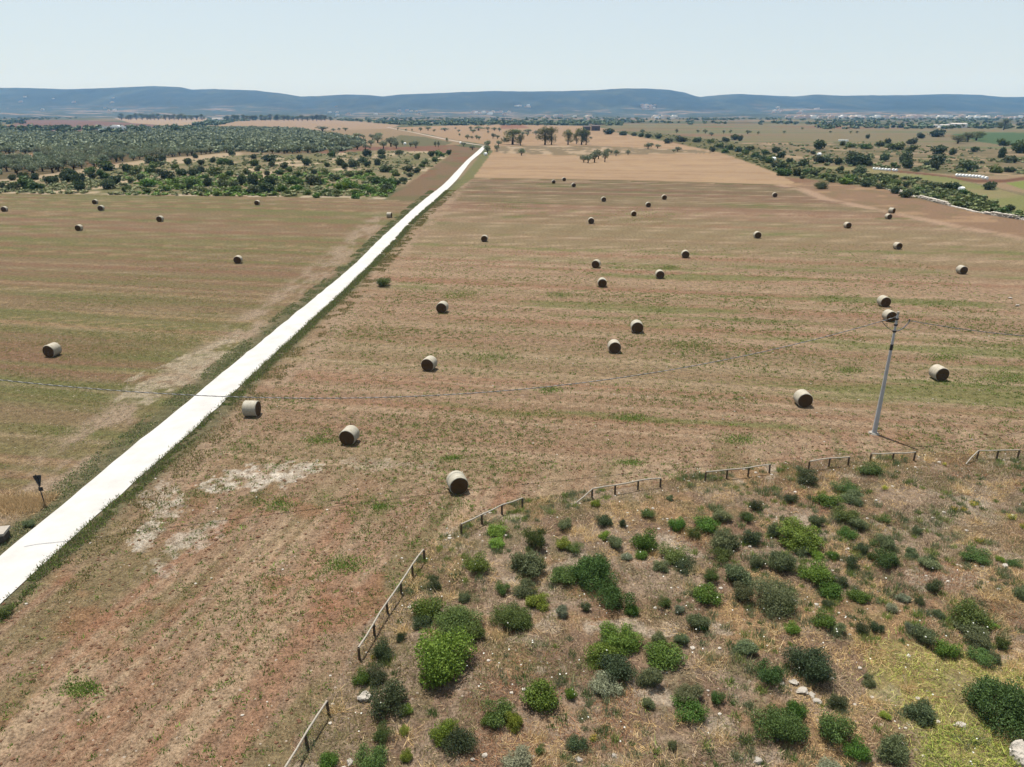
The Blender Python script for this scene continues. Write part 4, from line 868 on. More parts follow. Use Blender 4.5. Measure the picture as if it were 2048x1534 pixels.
RB = [(1605,327,20,11,'N'),(1578,323,13,9,'N'),(1676,324,16,12,'N'),(1707,313,30,14,'N'),(1639,291,28,17,'D'),(1684,288,10,7,'N'),(1552,301,15,10,'N'),(1563,311,15,11,'N'),(1625,306,9,6,'N'),(1768,317,20,13,'N'),(1808,318,23,16,'N'),(1813,330,21,15,'N'),(1875,321,30,17,'N'),(1868,333,16,14,'N'),(1787,331,13,9,'D'),(1738,328,13,10,'N'),(1734,316,10,9,'N'),(1637,320,24,12,'N'),(1656,322,16,9,'N'),(1715,327,40,9,'N'),(1859,329,22,10,'N'),(1568,346,27,12,'D'),(1593,346,17,13,'N'),(1553,331,16,9,'N'),(1564,334,24,10,'N'),(1625,348,20,9,'N'),(1664,361,16,8,'N'),(1691,364,24,9,'B'),(1732,369,20,10,'N'),(1789,382,16,11,'N'),(1814,389,24,13,'N'),(1812,371,13,9,'N'),(1861,373,28,12,'N'),(1885,375,22,10,'N'),(1680,340,12,9,'N'),(1720,344,27,11,'N'),(1604,355,9,6,'N'),(1979,373,23,14,'N'),(1937,334,36,15,'N'),(1874,302,28,14,'N'),(1905,305,15,11,'N'),(1875,268,28,13,'N'),(1840,273,14,9,'N'),(1950,300,14,9,'N'),(2003,308,14,17,'N'),(2020,320,27,12,'N'),(2040,297,32,20,'D'),(2009,287,24,10,'D'),(1990,341,26,10,'D'),(2018,340,22,9,'N'),(1903,374,28,14,'N'),(2019,418,18,12,'N'),(1650,353,22,9,'D'),(1610,344,22,9,'D'),(1700,357,24,9,'D'),(1740,360,22,9,'D'),(1770,362,22,8,'D'),(1790,366,20,8,'D'),(1840,380,20,9,'D'),(1760,374,20,8,'N'),(1880,392,22,9,'D'),(1910,398,22,9,'D'),(1930,386,18,9,'D'),(1945,402,22,9,'D'),(1960,398,18,8,'N'),(1975,410,22,9,'D'),(1990,414,18,8,'D'),(2000,422,22,9,'D'),(2030,428,20,9,'D'),(1870,396,18,8,'D'),(1850,388,18,8,'N'),(1920,410,20,8,'D'),(1540,322,18,9,'D'),(1525,318,16,8,'N'),(1510,312,18,9,'D'),(1490,305,18,9,'D'),(1475,300,16,8,'N'),(1460,296,16,8,'D'),(1500,298,16,8,'N'),(1530,305,16,8,'D'),(1440,292,14,8,'D'),(1424,300,13,8,'N'),(1450,303,14,7,'D'),(1337,283,16,9,'N'),(1395,281,16,8,'N'),(1360,280,22,8,'N'),(1420,283,14,7,'D'),(1316,274,14,7,'N'),(1295,273,14,7,'N'),(1283,271,10,7,'N'),(1268,269,12,6,'N'),(1245,268,16,6,'N'),(1216,265,22,8,'N'),(1481,278,9,9,'N'),(1468,276,17,9,'N'),(1450,280,14,7,'N'),(1700,292,20,7,'D'),(1730,295,24,7,'D'),(1760,290,20,7,'D'),(1790,296,30,8,'D'),(1820,300,22,7,'D'),(1775,284,14,9,'N'),(1825,284,18,10,'N'),(1735,274,9,7,'N')]
RBL = band_label(RB, [(0, 279, 'farthest row'), (279, 292, 'row behind the pasture'), (292, 306, 'row on the pasture'), (306, 322, 'row below the pasture'), (322, 340, 'row behind the green field'), (340, 358, 'upper row of the bushy belt'), (358, 376, 'middle row of the bushy belt'), (376, 392, 'lower row of the bushy belt'), (392, 500, 'row along the stone wall')], '{tone} bush, {o} from the left in the {row}')
for q in RB: bush('scrub_bush', *q[:4], q[4], {(1979,373): 'dark bush tilted to one side in front of the wrapped bales', (1937,334): 'long low dark bush just behind the longer row of wrapped bales'}.get(q[:2], RBL[q]), 'bush', 'bushes of the belt and pasture past the stubble')

# ------------------------------------------------------------------ trees
OLM = leaf_mat('olive_leaves', A(66, 78, 52), A(142, 151, 120), .17); EUM = leaf_mat('eucalyptus_leaves', A(52, 64, 30), A(110, 116, 62), .2)
BARK = plain('bark', A(104, 88, 70), .3, 2, .5)
def tree_meshes(seed, kind):
    r = np.random.default_rng(seed); br = []; lumps = []
    if kind == 'olive':
        lean = r.uniform(-.25, .25, 2); f = (lean[0] * .5, lean[1] * .5, 1.0); br.append(tube((0, 0, -.2), f, .38, .28, 8))
        for i in range(4):
            a_ = i * 1.57 + r.uniform(-.5, .5); q = r.uniform(.8, 1.7); e = (lean[0] + q * math.cos(a_), lean[1] + q * math.sin(a_), r.uniform(1.7, 2.9)); br.append(tube(f, e, .2, .07))
            s = r.uniform(1.1, 1.65); lumps.append((e[0] * 1.15, e[1] * 1.15, e[2] + .4, s, s, s * .8))
        lumps.append((lean[0], lean[1], 3.2, 1.5, 1.5, 1.2)); V, F, t = leaf_cloud(seed, lumps, 760, .42, 1.5, .3, .3, .3)
    else:
        h = 10.5; f = (r.uniform(-.3, .3), 0, h * .35); br.append(tube((0, 0, -.3), f, .42, .3, 8)); top = (f[0] * 2, r.uniform(-.4, .4), h * .75); br.append(tube(f, top, .3, .1))
        for i in range(12):
            a_ = i * .9 + r.uniform(-.4, .4); z = h * r.uniform(.24, .82); q = r.uniform(1.2, 3.0) * (1.15 - .5 * z / h); e = (q * math.cos(a_), q * math.sin(a_), z); br.append(tube((f[0], f[1], z * .75), e, .12, .04))
            s = r.uniform(1.3, 2.1); lumps.append((e[0], e[1], e[2] + .2, s, s, s * r.uniform(.9, 1.2)))
        lumps.append((top[0], top[1], h * .86, 1.7, 1.7, 1.5)); V, F, t = leaf_cloud(seed, lumps, 2600, .42, 1.7, .25, .2, .32)
    return mesh_np('crown', V, F, OLM if kind == 'olive' else EUM, False, None, {'tint': t}), mesh_np('trunk', *join(br), BARK, True), V, F, t
OL = [tree_meshes(300 + i, 'olive') for i in range(6)]; EU = [tree_meshes(400 + i, 'euc') for i in range(4)]
def tree(name, protos, px, by, w, h, lab, cat, grp, wx, hx_):
    x, y, z = at(px, by); m = scale_at(by); s = max(w * m / wx, .5); sz = max(h * m / hx_, .5)
    e = empty(name, (x, y, 0), random.uniform(0, 6.28), (s, s, sz)); tag(e, lab, cat, grp); p = protos[random.randrange(len(protos))]
    obj('crown', p[0], e); obj('trunk', p[1], e)
# tall trees behind the wheat
for px, by, w, h, lab in [(1025, 289, 34, 30, 'broad leafy tree, first of the tall trees behind the wheat'), (1041, 291, 14, 22, 'slim ragged tree leaning beside the first tall tree'), (1090, 289.5, 26, 35, 'tallest tree of the open middle pair'), (1103, 289.5, 20, 34, 'narrower tree of the open middle pair'), (1136, 289.5, 19, 30, 'single tall tree with a bare trunk between the groups'), (1153, 288, 10, 22, 'thin tree at the near side of the last tall clump'), (1163, 289.5, 22, 34, 'main tree of the last tall clump'), (1172, 289.5, 16, 28, 'outermost tree of the last tall clump'), (2007, 260, 17, 22, 'big dark tree standing alone beside the far white sheds')]:
    tree('tall_tree', EU, px, by, w, h, lab, 'tree', 'tall trees behind the wheat field', 5.6, 10.6)
for px, by, w, h, lab in [(1915, 287, 26, 17, 'dark pine at the lower end of the pine clump'), (1935, 284, 28, 19, 'middle dark pine of the pine clump'), (1952, 281, 24, 18, 'hindmost dark pine of the pine clump')]:
    tree('tall_tree', EU, px, by, w, h, lab, 'tree', 'dark pines in front of the vineyard', 5.6, 10.6)
OT = [(1167.6,325,14,15),(1176,326,17,17),(1189,325,18,26),(1197,318,15,20),(1209.6,324,14,26),(1216,309,8,13),(1222,308,5,8),(1232,312,11,13),(1256,310,10,12),(1296,298,14,14),(1303,294,9,9),(1315,297,13,9),(1355,303,14,11),(1347,304,10,6),(1043,311,15,15),(976,294,14,15),(975,306,16,16),(994,303,11,14),(997,291,12,11),(995,278,8,8),(945,300,12,9),(927,293,11,9),(986,277,10,12),(1055,272,9,8),(1045,273,8,10),(1072,270,12,10),(1035,267,16,9),(1057,266,18,9),(1182,279,6,6),(935,278,11,10),(944,278,6,7),(953,278,9,9),(958,280,8,8),(919,272,5,6),(946,266,13,8),(957,261,24,9),(976,262,8,9),(989,261,13,7),(999,263,7,8),(941,260,8,8),(976,267,5,6),(917,264,6,5),(911,258,5,4),(871,294,6,13),(877,294,6,12),(832,296,14,15),(821,294,8,11),(894,284,6,9),(841,262,9,8),(856,261,14,8),(868,264,6,6),(890,262,17,7),(796,261,4,6),(812,262,6,5),(824,262,4,5),(767,297,17,18),(793,297,14,18),(782,293,24,20),(756,286,20,20),(715,299,22,20),(731,299,14,12),(685,297,17,16),(671,290,19,16),(653,298,14,15),(616,306,22,22),(627,304,12,18),(670,308,14,12),(645,263,22,11),(667,262,9,6),(678,261,7,6),(691,262,10,7),(676,274,15,9),(653,273,10,8),(698,278,10,9),(715,277,22,11),(727,277,9,8),(745,280,14,12),(757,279,18,14),(805,290,6,10),(700,287,14,12),(690,283,12,11),(742,291,16,12),(740,298,6,5),(1353,266,8,9),(1396,266,6,7),(1411,267,10,9),(1423,272,10,8),(1447,268,5,8),(1460,267,6,8),(1495,268,12,9),(1516,269,6,7),(1568,267,7,6),(1604,259,7,5),(1701,267,6,6),(1714,267,6,6),(1660,266,7,5),(1285,268,10,10)]
def ot_lab():
    rows_ = [(0, 263.9, 'in the farthest scattered row'), (263.9, 272.9, 'in the second farthest scattered row'), (272.9, 282.9, 'in the scattered row behind the tall trees'), (282.9, 292.9, 'in the row along the bend of the road'), (292.9, 300, 'in the row in front of the brown strip'), (300, 400, 'nearest the wheat')]
    out = {}
    for lo, hi, nm in rows_:
        for i, q in enumerate(sorted([q for q in OT if lo <= q[1] < hi], key=lambda q: q[0])): out[q] = f'olive tree, {ordinal(i)} from the left {nm}'
    return out
OTL = ot_lab(); SPECIAL = {(871,294): 'bent olive, left half of a bare-stemmed pair standing apart', (877,294): 'bent olive, right half of a bare-stemmed pair standing apart', (975,306): 'dark olive tree right at the end of the white road', (1043,311): 'olive tree alone at the front of the fallow patch', (1189,325): 'tallest olive of the clump inside the wheat', (1209.6,324): 'outer olive of the clump inside the wheat'}
for q in OT: tree('olive_tree', OL, *q, SPECIAL.get(q[:2], OTL[q]), 'olive tree', 'scattered olive trees', 4.6, 4.7)

# the olive grove: the nearest rows tree by tree, the rest as one mass
r = np.random.default_rng(21); gp = []
for yy in np.arange(330, 1500, 8.2):
    for xx in np.arange(-900, 60, 8.2): gp.append((xx + yy * .0 + r.uniform(-1.8, 1.8), yy + r.uniform(-1.8, 1.8)))
gp = np.array(gp); gpx, gpy = pixel(gp[:, 0], gp[:, 1]); k = inpoly(gpx, gpy, P_GROVE) & ~inpoly(gpx, gpy - 1, P_GAP) & (gpx > -140) & (dpoly(gpx, gpy * 4, [(x, y * 4) for x, y in SAND_TRACK]) > 14) & ~((gpx > 196) & (gpx < 256) & (gpy < 269))
gp = gp[k]; gpx = gpx[k]; gpy = gpy[k]
ordr = np.argsort(-gpy + (gpx < 0) * 200); near_i = ordr[:200]; rest = ordr[200:]
for i in near_i:
    s = random.uniform(.9, 1.35); e = empty('olive_tree', (gp[i, 0], gp[i, 1], 0), random.uniform(0, 6.28), (s, s, s * random.uniform(.85, 1.05)))
    tag(e, 'olive tree in the crowded front part of the grey-green grove behind the sand track', 'olive tree', 'olive trees in the front of the grove'); p = OL[random.randrange(6)]; obj('crown', p[0], e); obj('trunk', p[1], e)

def low_crown(seed, n_, ls, flat=.8):
    return leaf_cloud(seed, lumps_for(seed, 5, flat, .5), n_, ls, 1.4, .3, .2, .25)
LOWC = [low_crown(500 + i, 70, .5) for i in range(5)]
def mass(name, pts, sizes, hts, mat, label, r_, protos=LOWC, z0=0.0, zs=None):
    Vs, Ts = [], []
    for i in range(len(pts)):
        V, F, t = protos[r_.integers(len(protos))]; a_ = r_.uniform(0, 6.28); c, s = math.cos(a_), math.sin(a_)
        Q = np.stack([(V[:, 0] * c - V[:, 1] * s) * sizes[i], (V[:, 0] * s + V[:, 1] * c) * sizes[i], V[:, 2] * hts[i] + z0], -1)
        Q[:, 0] += pts[i][0]; Q[:, 1] += pts[i][1]
        if zs is not None: Q[:, 2] += zs[i]
        Vs.append(Q); Ts.append(np.clip(t + r_.normal(0.08, .3), 0, 1))
    V = np.concatenate(Vs); F = np.arange(len(V)).reshape(-1, 4)
    o = obj(name, mesh_np(name, V, F, mat, False, None, {'tint': np.concatenate(Ts)})); tag(o, label, kind='stuff'); return o
n_ = len(rest); mass('olive_grove', gp[rest], r.uniform(2.5, 4.0, n_), r.uniform(2.2, 4.2, n_), OLM, 'dense mass of the olive grove', r)

def pix_scatter(n, x0, x1, y0, y1, r_, keep=None):
    px = r_.uniform(x0, x1, n); py = r_.uniform(y0, y1, n)
    if keep is not None: m = keep(px, py); px = px[m]; py = py[m]
    x, y = ground(px, py); return np.stack([x, y], -1), px, py
FARM = leaf_mat('far_tree_leaves', A(58, 70, 46), A(104, 114, 78), .1)
r = np.random.default_rng(33); pts = []
for (n_, x0, x1, y0, y1, thr) in [(2600, -300, 2350, 236.2, 246, .45), (500, 640, 1250, 246, 251, .3), (260, -200, 230, 242, 248, .2), (160, 360, 520, 243, 251, .2), (260, -200, 420, 255, 266, .1), (380, 1200, 2300, 246, 258, .55), (260, 1550, 2300, 247, 256, .45), (90, 600, 800, 250, 254, .2)]:
    p, px, py = pix_scatter(n_, x0, x1, y0, y1, r); kk = fbm(p[:, 0] / 140, p[:, 1] / 300, 91, 3) > thr; 
    pale = inpoly(px, py, [(220, 234), (410, 236), (420, 243), (370, 253), (260, 246), (262, 256), (50, 251), (50, 241)]) | inpoly(px, py, [(430, 252), (470, 243), (540, 240), (650, 239), (720, 244), (800, 250), (780, 258), (640, 260)])
    pts.append(p[kk & ~pale])
pts = np.concatenate(pts); n_ = len(pts); d_ = pts[:, 1]
mass('woodland', pts, r.uniform(3.5, 7, n_) * (1 + d_ / 5000), r.uniform(4, 7.5, n_), FARM, 'far scattered trees and groves of the plain', r)
# eucalyptus windbreak far off
for i in range(46):
    px = 246 + i * 9.2; 
    if 410 < px < 455: continue
    tree('windbreak_tree', EU, px + random.uniform(-3, 3), 239.6 + (px - 246) * .0055, random.uniform(8, 12), random.uniform(9, 13), 'tall hazy tree in the long far windbreak behind the pale fields', 'tree', 'trees of the long far windbreak', 5.6, 10.6)
# belt and pasture undergrowth, scrubland undergrowth
UND = leaf_mat('undergrowth_leaves', A(84, 94, 60), A(142, 142, 100), .15); UNDB = leaf_mat('fresh_undergrowth_leaves', A(70, 92, 34), A(122, 142, 62), .15)
def undergrowth(name, n, x0, x1, y0, y1, poly, s0, s1, mat, label, seed, thr=.4):
    r_ = np.random.default_rng(seed); p, px, py = pix_scatter(n, x0, x1, y0, y1, r_, lambda a_, b_: inpoly(a_, b_, poly)); k_ = fbm(p[:, 0] / 11, p[:, 1] / 16, seed, 3) > thr; p = p[k_]; n_ = len(p)
    s = r_.uniform(s0, s1, n_) ** 1.0; mass(name, p, s, s * r_.uniform(.5, .9, n_), mat, label, r_)
undergrowth('undergrowth', 3600, -80, 910, 303, 394, P_MACCHIA_L, .5, 1.7, UND, 'low grey-green undergrowth between the scrubland bushes', 51)
undergrowth('undergrowth', 1700, 250, 790, 345, 394, P_MACCHIA_L, .5, 1.6, UNDB, 'fresh green undergrowth along the front of the scrubland', 52, .46)
UNDD = leaf_mat('belt_undergrowth_leaves', A(58, 72, 40), A(112, 122, 74), .15)
undergrowth('undergrowth', 7500, 1210, 2200, 262, 480, P_BELT, .6, 2.2, UNDD, 'undergrowth of the bushy belt behind the stone wall', 53, .22)
undergrowth('undergrowth', 2200, 1400, 2200, 283, 350, P_SLOPE_R, .6, 2.2, UND, 'low undergrowth spread over the rough pasture', 54, .5)

# ------------------------------------------------------------------ dry stone wall
r = np.random.default_rng(61); wp = resample(gpts(WALL), 700); parts = []
import bmesh
bm = bmesh.new(); bmesh.ops.create_icosphere(bm, subdivisions=1, radius=1); IV = np.array([v.co for v in bm.verts]); IF = np.array([[v.index for v in f.verts] for f in bm.faces]); bm.free()
hgt = sst(.35, .6, vn(np.arange(700) / 40., np.zeros(700), 5))
for i in range(700):
    for kz_ in range(3):
        if kz_ * .34 > .25 + .65 * hgt[i]: continue
        s = r.uniform(.2, .36); V = IV * np.array([s * 1.3, s, s * .75]) * r.uniform(.8, 1.2, IV.shape); V += np.array([wp[i, 0] + r.normal(0, .18), wp[i, 1] + r.normal(0, .14), .12 + kz_ * .34]); parts.append((V, IF))
tag(obj('stone_wall', mesh_np('stone_wall', *join(parts), ROCKM)), 'low crumbling dry stone wall in front of the bushy belt', 'wall')

# ------------------------------------------------------------------ buildings
WHITE = plain('whitewash', (.74, .74, .74), .06, .3, 0); GLASS = plain('dark_window', (.04, .05, .06), .1, 1, 0, .3); GREYB = plain('grey_render', A(150, 138, 136), .1, .3, 0); TILE = plain('pale_roof', (.34, .31, .28), .1, .3, 0)
fx, fy, fz = at(226, 262.5); m_ = scale_at(262.5); fh = empty('farmhouse', (fx, fy, 0), math.atan2(-fx, fy) * 0); tag(fh, 'long white farmhouse with small dark windows among the olive trees', 'farmhouse')
obj('wall', mesh_np('wall', *join([box(-15, 15.5, 0, 9, -.5, 6.6), box(-1, 7.5, 1, 8, 6.6, 8.4), box(-22, -15.2, 1, 7, -.5, 3.0), box(12.3, 15.2, .6, 3, 6.6, 8.0)]), WHITE), fh)
obj('roof', mesh_np('roof', *join([box(-15.2, -1.1, -.2, 9.2, 6.62, 6.9)]), TILE), fh)
for x_ in (-11.5, -5.2, 0.6, 4.6): 
    w_ = obj('window', mesh_np('window', *box(x_, x_ + 1.8, -.12, -.02, 2.6, 4.8), GLASS), fh)
obj('door', mesh_np('door', *box(8.2, 9.8, -.12, -.02, 0, 2.8), GLASS), fh)
def shed(name, px0, px1, by, h, lab, mat=WHITE, roofm=TILE, grp=None):
    x0, y, _ = at(px0, by); x1, _, _ = at(px1, by); w = x1 - x0; hh = h * scale_at(by)
    e = empty(name, ((x0 + x1) / 2, y, 0)); tag(e, lab, 'building', grp)
    obj('wall', mesh_np('wall', *join([box(-w / 2, w / 2, 0, w * .5, -.5, hh * .8)]), mat), e)
    V = np.array([(-w / 2 - .3, -.3, hh * .8), (w / 2 + .3, -.3, hh * .8), (w / 2 + .3, w * .5, hh * .8), (-w / 2 - .3, w * .5, hh * .8), (-w / 2 - .3, w * .25, hh), (w / 2 + .3, w * .25, hh)]); V[:, 2] += .02
    obj('roof', mesh_np('roof', V, [np.array([[0, 1, 5, 4], [2, 3, 4, 5], [3, 2, 1, 0]]), np.array([[0, 4, 3], [1, 2, 5]])], roofm), e)
    obj('door', mesh_np('door', *box(-w * .1, w * .1, -.25, -.05, 0, hh * .45), GLASS), e)
shed('farm_shed', 1902, 1934, 255.5, 9, 'largest white shed on the far plain beside the lone dark tree'); shed('farm_shed', 1880, 1899, 256, 7, 'lower white shed next to the largest one'); shed('farm_shed', 1868, 1879, 254.5, 5, 'small pale shed at the end of the white sheds')
shed('ruined_house', 1166, 1181, 261, 9, 'low grey ruin among trees behind the wheat', GREYB, GREYB); shed('ruined_house', 1183, 1200, 261.5, 11, 'taller grey ruin beside the low one', GREYB, GREYB)
shed('farm_shed', 424, 444, 241, 5, 'pale farm building in the gap of the far windbreak')
# houses far off on the plain and on the foot of the hills
HOUSEM = [plain('house_cream', (.66, .58, .50), .1, .1, 0), plain('house_white', (.78, .76, .74), .05, .1, 0), plain('house_rose', (.56, .44, .37), .1, .1, 0)]
HM = [mesh_np('house', *join([box(-.5, .5, 0, .8, -.3, .55), box(-.2, .45, .1, .7, .55, .8)]), m_) for m_ in HOUSEM]
def hill_at(px, py):
    u = (px - 1024) / FPX; v = (py - 767) / FPX; fw = CP - v * SP; up = -SP - v * CP
    for y in np.arange(3300, 7600, 25.0):
        t = y / fw; z = H + up * t; x = u * t
        if float(hill_z(x, y) if y > Y0H else 0.0) >= z: return x, y, float(hill_z(x, y)) if y > Y0H else 0.0
    return u * 7000 / fw, 7000.0, 0.0
r = np.random.default_rng(77)
def houses(n, x0, x1, y0, y1, lab, grp, s0=9, s1=17):
    for i in range(n):
        x, y, z = hill_at(r.uniform(x0, x1), r.uniform(y0, y1)); s = r.uniform(s0, s1)
        o = obj('house', HM[r.integers(3)], None, (x, y, z), r.uniform(-.3, .3), (s * 1.3, s, s * .75)); tag(o, lab, 'house', grp)
houses(70, 1590, 1900, 236.5, 240.5, 'tiny pale house of the hazy town strip at the foot of the hills', 'houses of the far town strip', 12, 24)
houses(22, 1900, 2048, 234, 240, 'tiny pale house past the end of the far town strip', 'houses past the town strip', 10, 20)
houses(14, 1282, 1312, 211, 219, 'tiny pale house of the village on the slope in the middle', 'houses of the slope village', 14, 24)
houses(10, 1300, 1350, 236, 238.6, 'tiny white building in the row below the slope village', 'white buildings below the slope village', 12, 24)
houses(18, 930, 1020, 224, 231, 'tiny pale house on the hazy terrace behind the wheat', 'houses of the far terrace', 12, 22); houses(8, 1025, 1070, 211, 216, 'tiny pale house on the upper slope behind the wheat', 'houses on the upper slope', 12, 22)
houses(12, 1530, 1660, 212, 236, 'tiny pale house on the slope above the town strip', 'houses above the town strip', 12, 22); houses(12, 640, 900, 212, 234, 'tiny white house on the slope beyond the windbreak', 'houses beyond the windbreak', 12, 22); houses(10, 20, 300, 195, 232, 'tiny white house on the slope above the red field', 'houses above the red field', 12, 24)
houses(6, 1090, 1190, 232, 238, 'tiny white house on the plain behind the tall trees', 'houses behind the tall trees', 14, 24)

# ------------------------------------------------------------------ grass, weeds and flowers (stuff)
def blades(name, X, Y, h, w, col, label, lean=.5, z=None, seed=0, mat=None):
    r_ = np.random.default_rng(seed); n = len(X); z = gz(X, Y) if z is None else z; a_ = r_.uniform(0, 6.283, n); b_ = r_.uniform(0, 6.283, n); l = np.abs(r_.normal(0, lean, n)) * h
    P = np.stack([X, Y, z - .01], -1); s = np.stack([np.cos(a_), np.sin(a_), np.zeros(n)], -1) * (w / 2)[:, None]
    T = P + np.stack([np.cos(b_) * l, np.sin(b_) * l, np.sqrt(np.maximum(h * h - l * l * .6, .2 * h * h))], -1)
    V = np.stack([P - s, P + s, T], 1).reshape(-1, 3); F = np.arange(3 * n).reshape(n, 3)
    o = obj(name, mesh_np(name, V, F, mat or BLADE, False, np.repeat(col * GRASS, 3, 0))); tag(o, label, kind='stuff'); return o
GRASS = 2.8
BLADE = col_mat('dry_blades', .35)
r = np.random.default_rng(88)
def near_scatter(n, poly, x0, x1, y0, y1, power=1.0):
    """random ground points inside an outline, even on the ground"""
    gx0, gx1 = -70, 75; X = r.uniform(gx0, gx1, n); Y = r.uniform(y0, y1, n); px, py = pixel(X, Y)
    k_ = inpoly(px, py, poly) & (px > x0) & (px < x1) & (py < 1640); return X[k_], Y[k_]
def pick(n, cols, ps): return np.array(cols)[r.choice(len(cols), n, p=np.array(ps) / np.sum(ps))]
X, Y = near_scatter(1700000, P_SCRUB, -100, 2300, 18, 62)
dens = fbm(X / 2.5, Y / 2.5, 95, 4); k_ = r.random(len(X)) < .25 + 1.1 * sst(.35, .6, dens); X, Y, dens = X[k_], Y[k_], dens[k_]; n_ = len(X); px, py = pixel(X, Y)
inY = inpoly(px + r.normal(0, 26, n_), py + r.normal(0, 18, n_), YGRASS); zone = fbm(X / 3.5, Y / 3.5, 96, 3); zone2 = fbm(X / 5, Y / 5, 97, 3)
col = pick(n_, [A(158, 138, 116), A(182, 156, 122), A(112, 94, 80), A(206, 184, 150), A(126, 122, 84)], [.32, .2, .24, .12, .12])
kz = (zone > .55) & (r.random(n_) < .7); col[kz] = pick(kz.sum(), [A(214, 186, 134), A(198, 166, 118), A(172, 146, 112)], [.4, .35, .25])
kz = (zone2 > .57) & (r.random(n_) < .6); col[kz] = pick(kz.sum(), [A(166, 120, 88), A(150, 118, 94), A(128, 104, 88)], [.4, .35, .25])
kz = (zone < .40) & (r.random(n_) < .55); col[kz] = pick(kz.sum(), [A(112, 116, 70), A(130, 130, 84), A(98, 86, 62)], [.4, .3, .3])
fd = dpoly(X, Y, scrub_line_g); kz = (fd < 3.5) & (r.random(n_) < .5); col[kz] = pick(kz.sum(), [A(128, 116, 76), A(150, 134, 92), A(108, 104, 66)], [.4, .3, .3])
kz = inY & (r.random(n_) < .8); col[kz] = pick(kz.sum(), [A(190, 190, 104), A(164, 172, 86), A(212, 204, 134), A(126, 142, 68)], [.35, .3, .15, .2])
h = r.uniform(.06, .26, n_) * (.6 + .8 * dens); w = r.uniform(.02, .045, n_)
blades('dry_grass', X, Y, h, w, col * r.uniform(.75, 1.2, n_)[:, None], 'dry straw-coloured grass covering the scrub', 1.5, None, 1)
print('grass', n_)
# bright brambles at the corner
X, Y = near_scatter(260000, [(1840, 1560), (1850, 1480), (1900, 1450), (1960, 1440), (2080, 1440), (2080, 1600), (1840, 1600)], 1700, 2200, 18, 30)
kz = fbm(X / 1.0, Y / 1.0, 98, 3) > .42; X, Y = X[kz], Y[kz]; n_ = len(X); h = r.uniform(.06, .22, n_)
blades('ground_cover', X, Y, h, r.uniform(.03, .06, n_), pick(n_, [A(136, 148, 66), A(160, 166, 84), A(100, 116, 54)], [.4, .3, .3]), 'bright yellow-green ground cover at the corner of the scrub', 1.6, gz(X, Y) + r.uniform(0, .22, n_), 2)
# weeds in the stubble
X, Y = near_scatter(240000, P_FIELD_R, -400, 2500, 18, 150); rv = -X * math.sin(th) + Y * math.cos(th); ru = X * math.cos(th) + Y * math.sin(th)
dens = fbm(ru / 16, rv / 2.6, 99, 3) * .5 + fbm(X / 7, Y / 7, 100, 3) * .5; kz = (r.random(len(X)) < (.13 + .6 * sst(.44, .68, dens) + .16 * sst(1100, 1250, pixel(X, Y)[1]) * sst(200, 420, pixel(X, Y)[0])) * sst(165, 60, Y)); X, Y = X[kz], Y[kz]
rdd = np.minimum(dpoly(X, Y, road_lg), dpoly(X, Y, road_rg)); kz = rdd > 3.5; X, Y = X[kz], Y[kz]; n0 = len(X); print('weeds', n0)
kk = 9; sz_ = np.repeat(r.uniform(.5, 1.3, n0) ** 1.5, kk); X = np.repeat(X, kk) + r.normal(0, .10, n0 * kk) * sz_; Y = np.repeat(Y, kk) + r.normal(0, .10, n0 * kk) * sz_; n_ = len(X)
cw_ = np.repeat(pick(n0, [A(96, 116, 50), A(80, 104, 40), A(112, 124, 66), A(108, 144, 50)], [.4, .25, .25, .1]), kk, 0)
blades('weeds', X, Y, r.uniform(.08, .19, n_) * sz_, r.uniform(.04, .075, n_), cw_ * r.uniform(.7, 1.25, n_)[:, None], 'small green weed tufts sprouting through the stubble', .9, None, 3)
X, Y = near_scatter(330000, P_FIELD_L, -600, 2500, 24, 150); rv = -X * math.sin(th) + Y * math.cos(th); ru = X * math.cos(th) + Y * math.sin(th)
dens = fbm(ru / 20, rv / 4, 131, 3) * .6 + fbm(X / 6, Y / 6, 132, 3) * .4; rdd = dpoly(X, Y, road_lg); kz = (r.random(len(X)) < (.08 + .8 * sst(.46, .64, dens)) * sst(165, 60, Y) * sst(1.5, 9, rdd)); X, Y = X[kz], Y[kz]; n0 = len(X); kk = 6; print('left weeds', n0)
sz_ = np.repeat(r.uniform(.5, 1.2, n0), kk); X = np.repeat(X, kk) + r.normal(0, .12, n0 * kk) * sz_; Y = np.repeat(Y, kk) + r.normal(0, .12, n0 * kk) * sz_; n_ = len(X)
cw_ = np.repeat(pick(n0, [A(116, 124, 68), A(98, 112, 54), A(136, 130, 84), A(112, 138, 60)], [.4, .25, .25, .1]), kk, 0)
blades('weeds', X, Y, r.uniform(.06, .14, n_) * sz_, r.uniform(.03, .06, n_), cw_ * r.uniform(.75, 1.2, n_)[:, None], 'short green regrowth in the mown field', 1.0, None, 31)
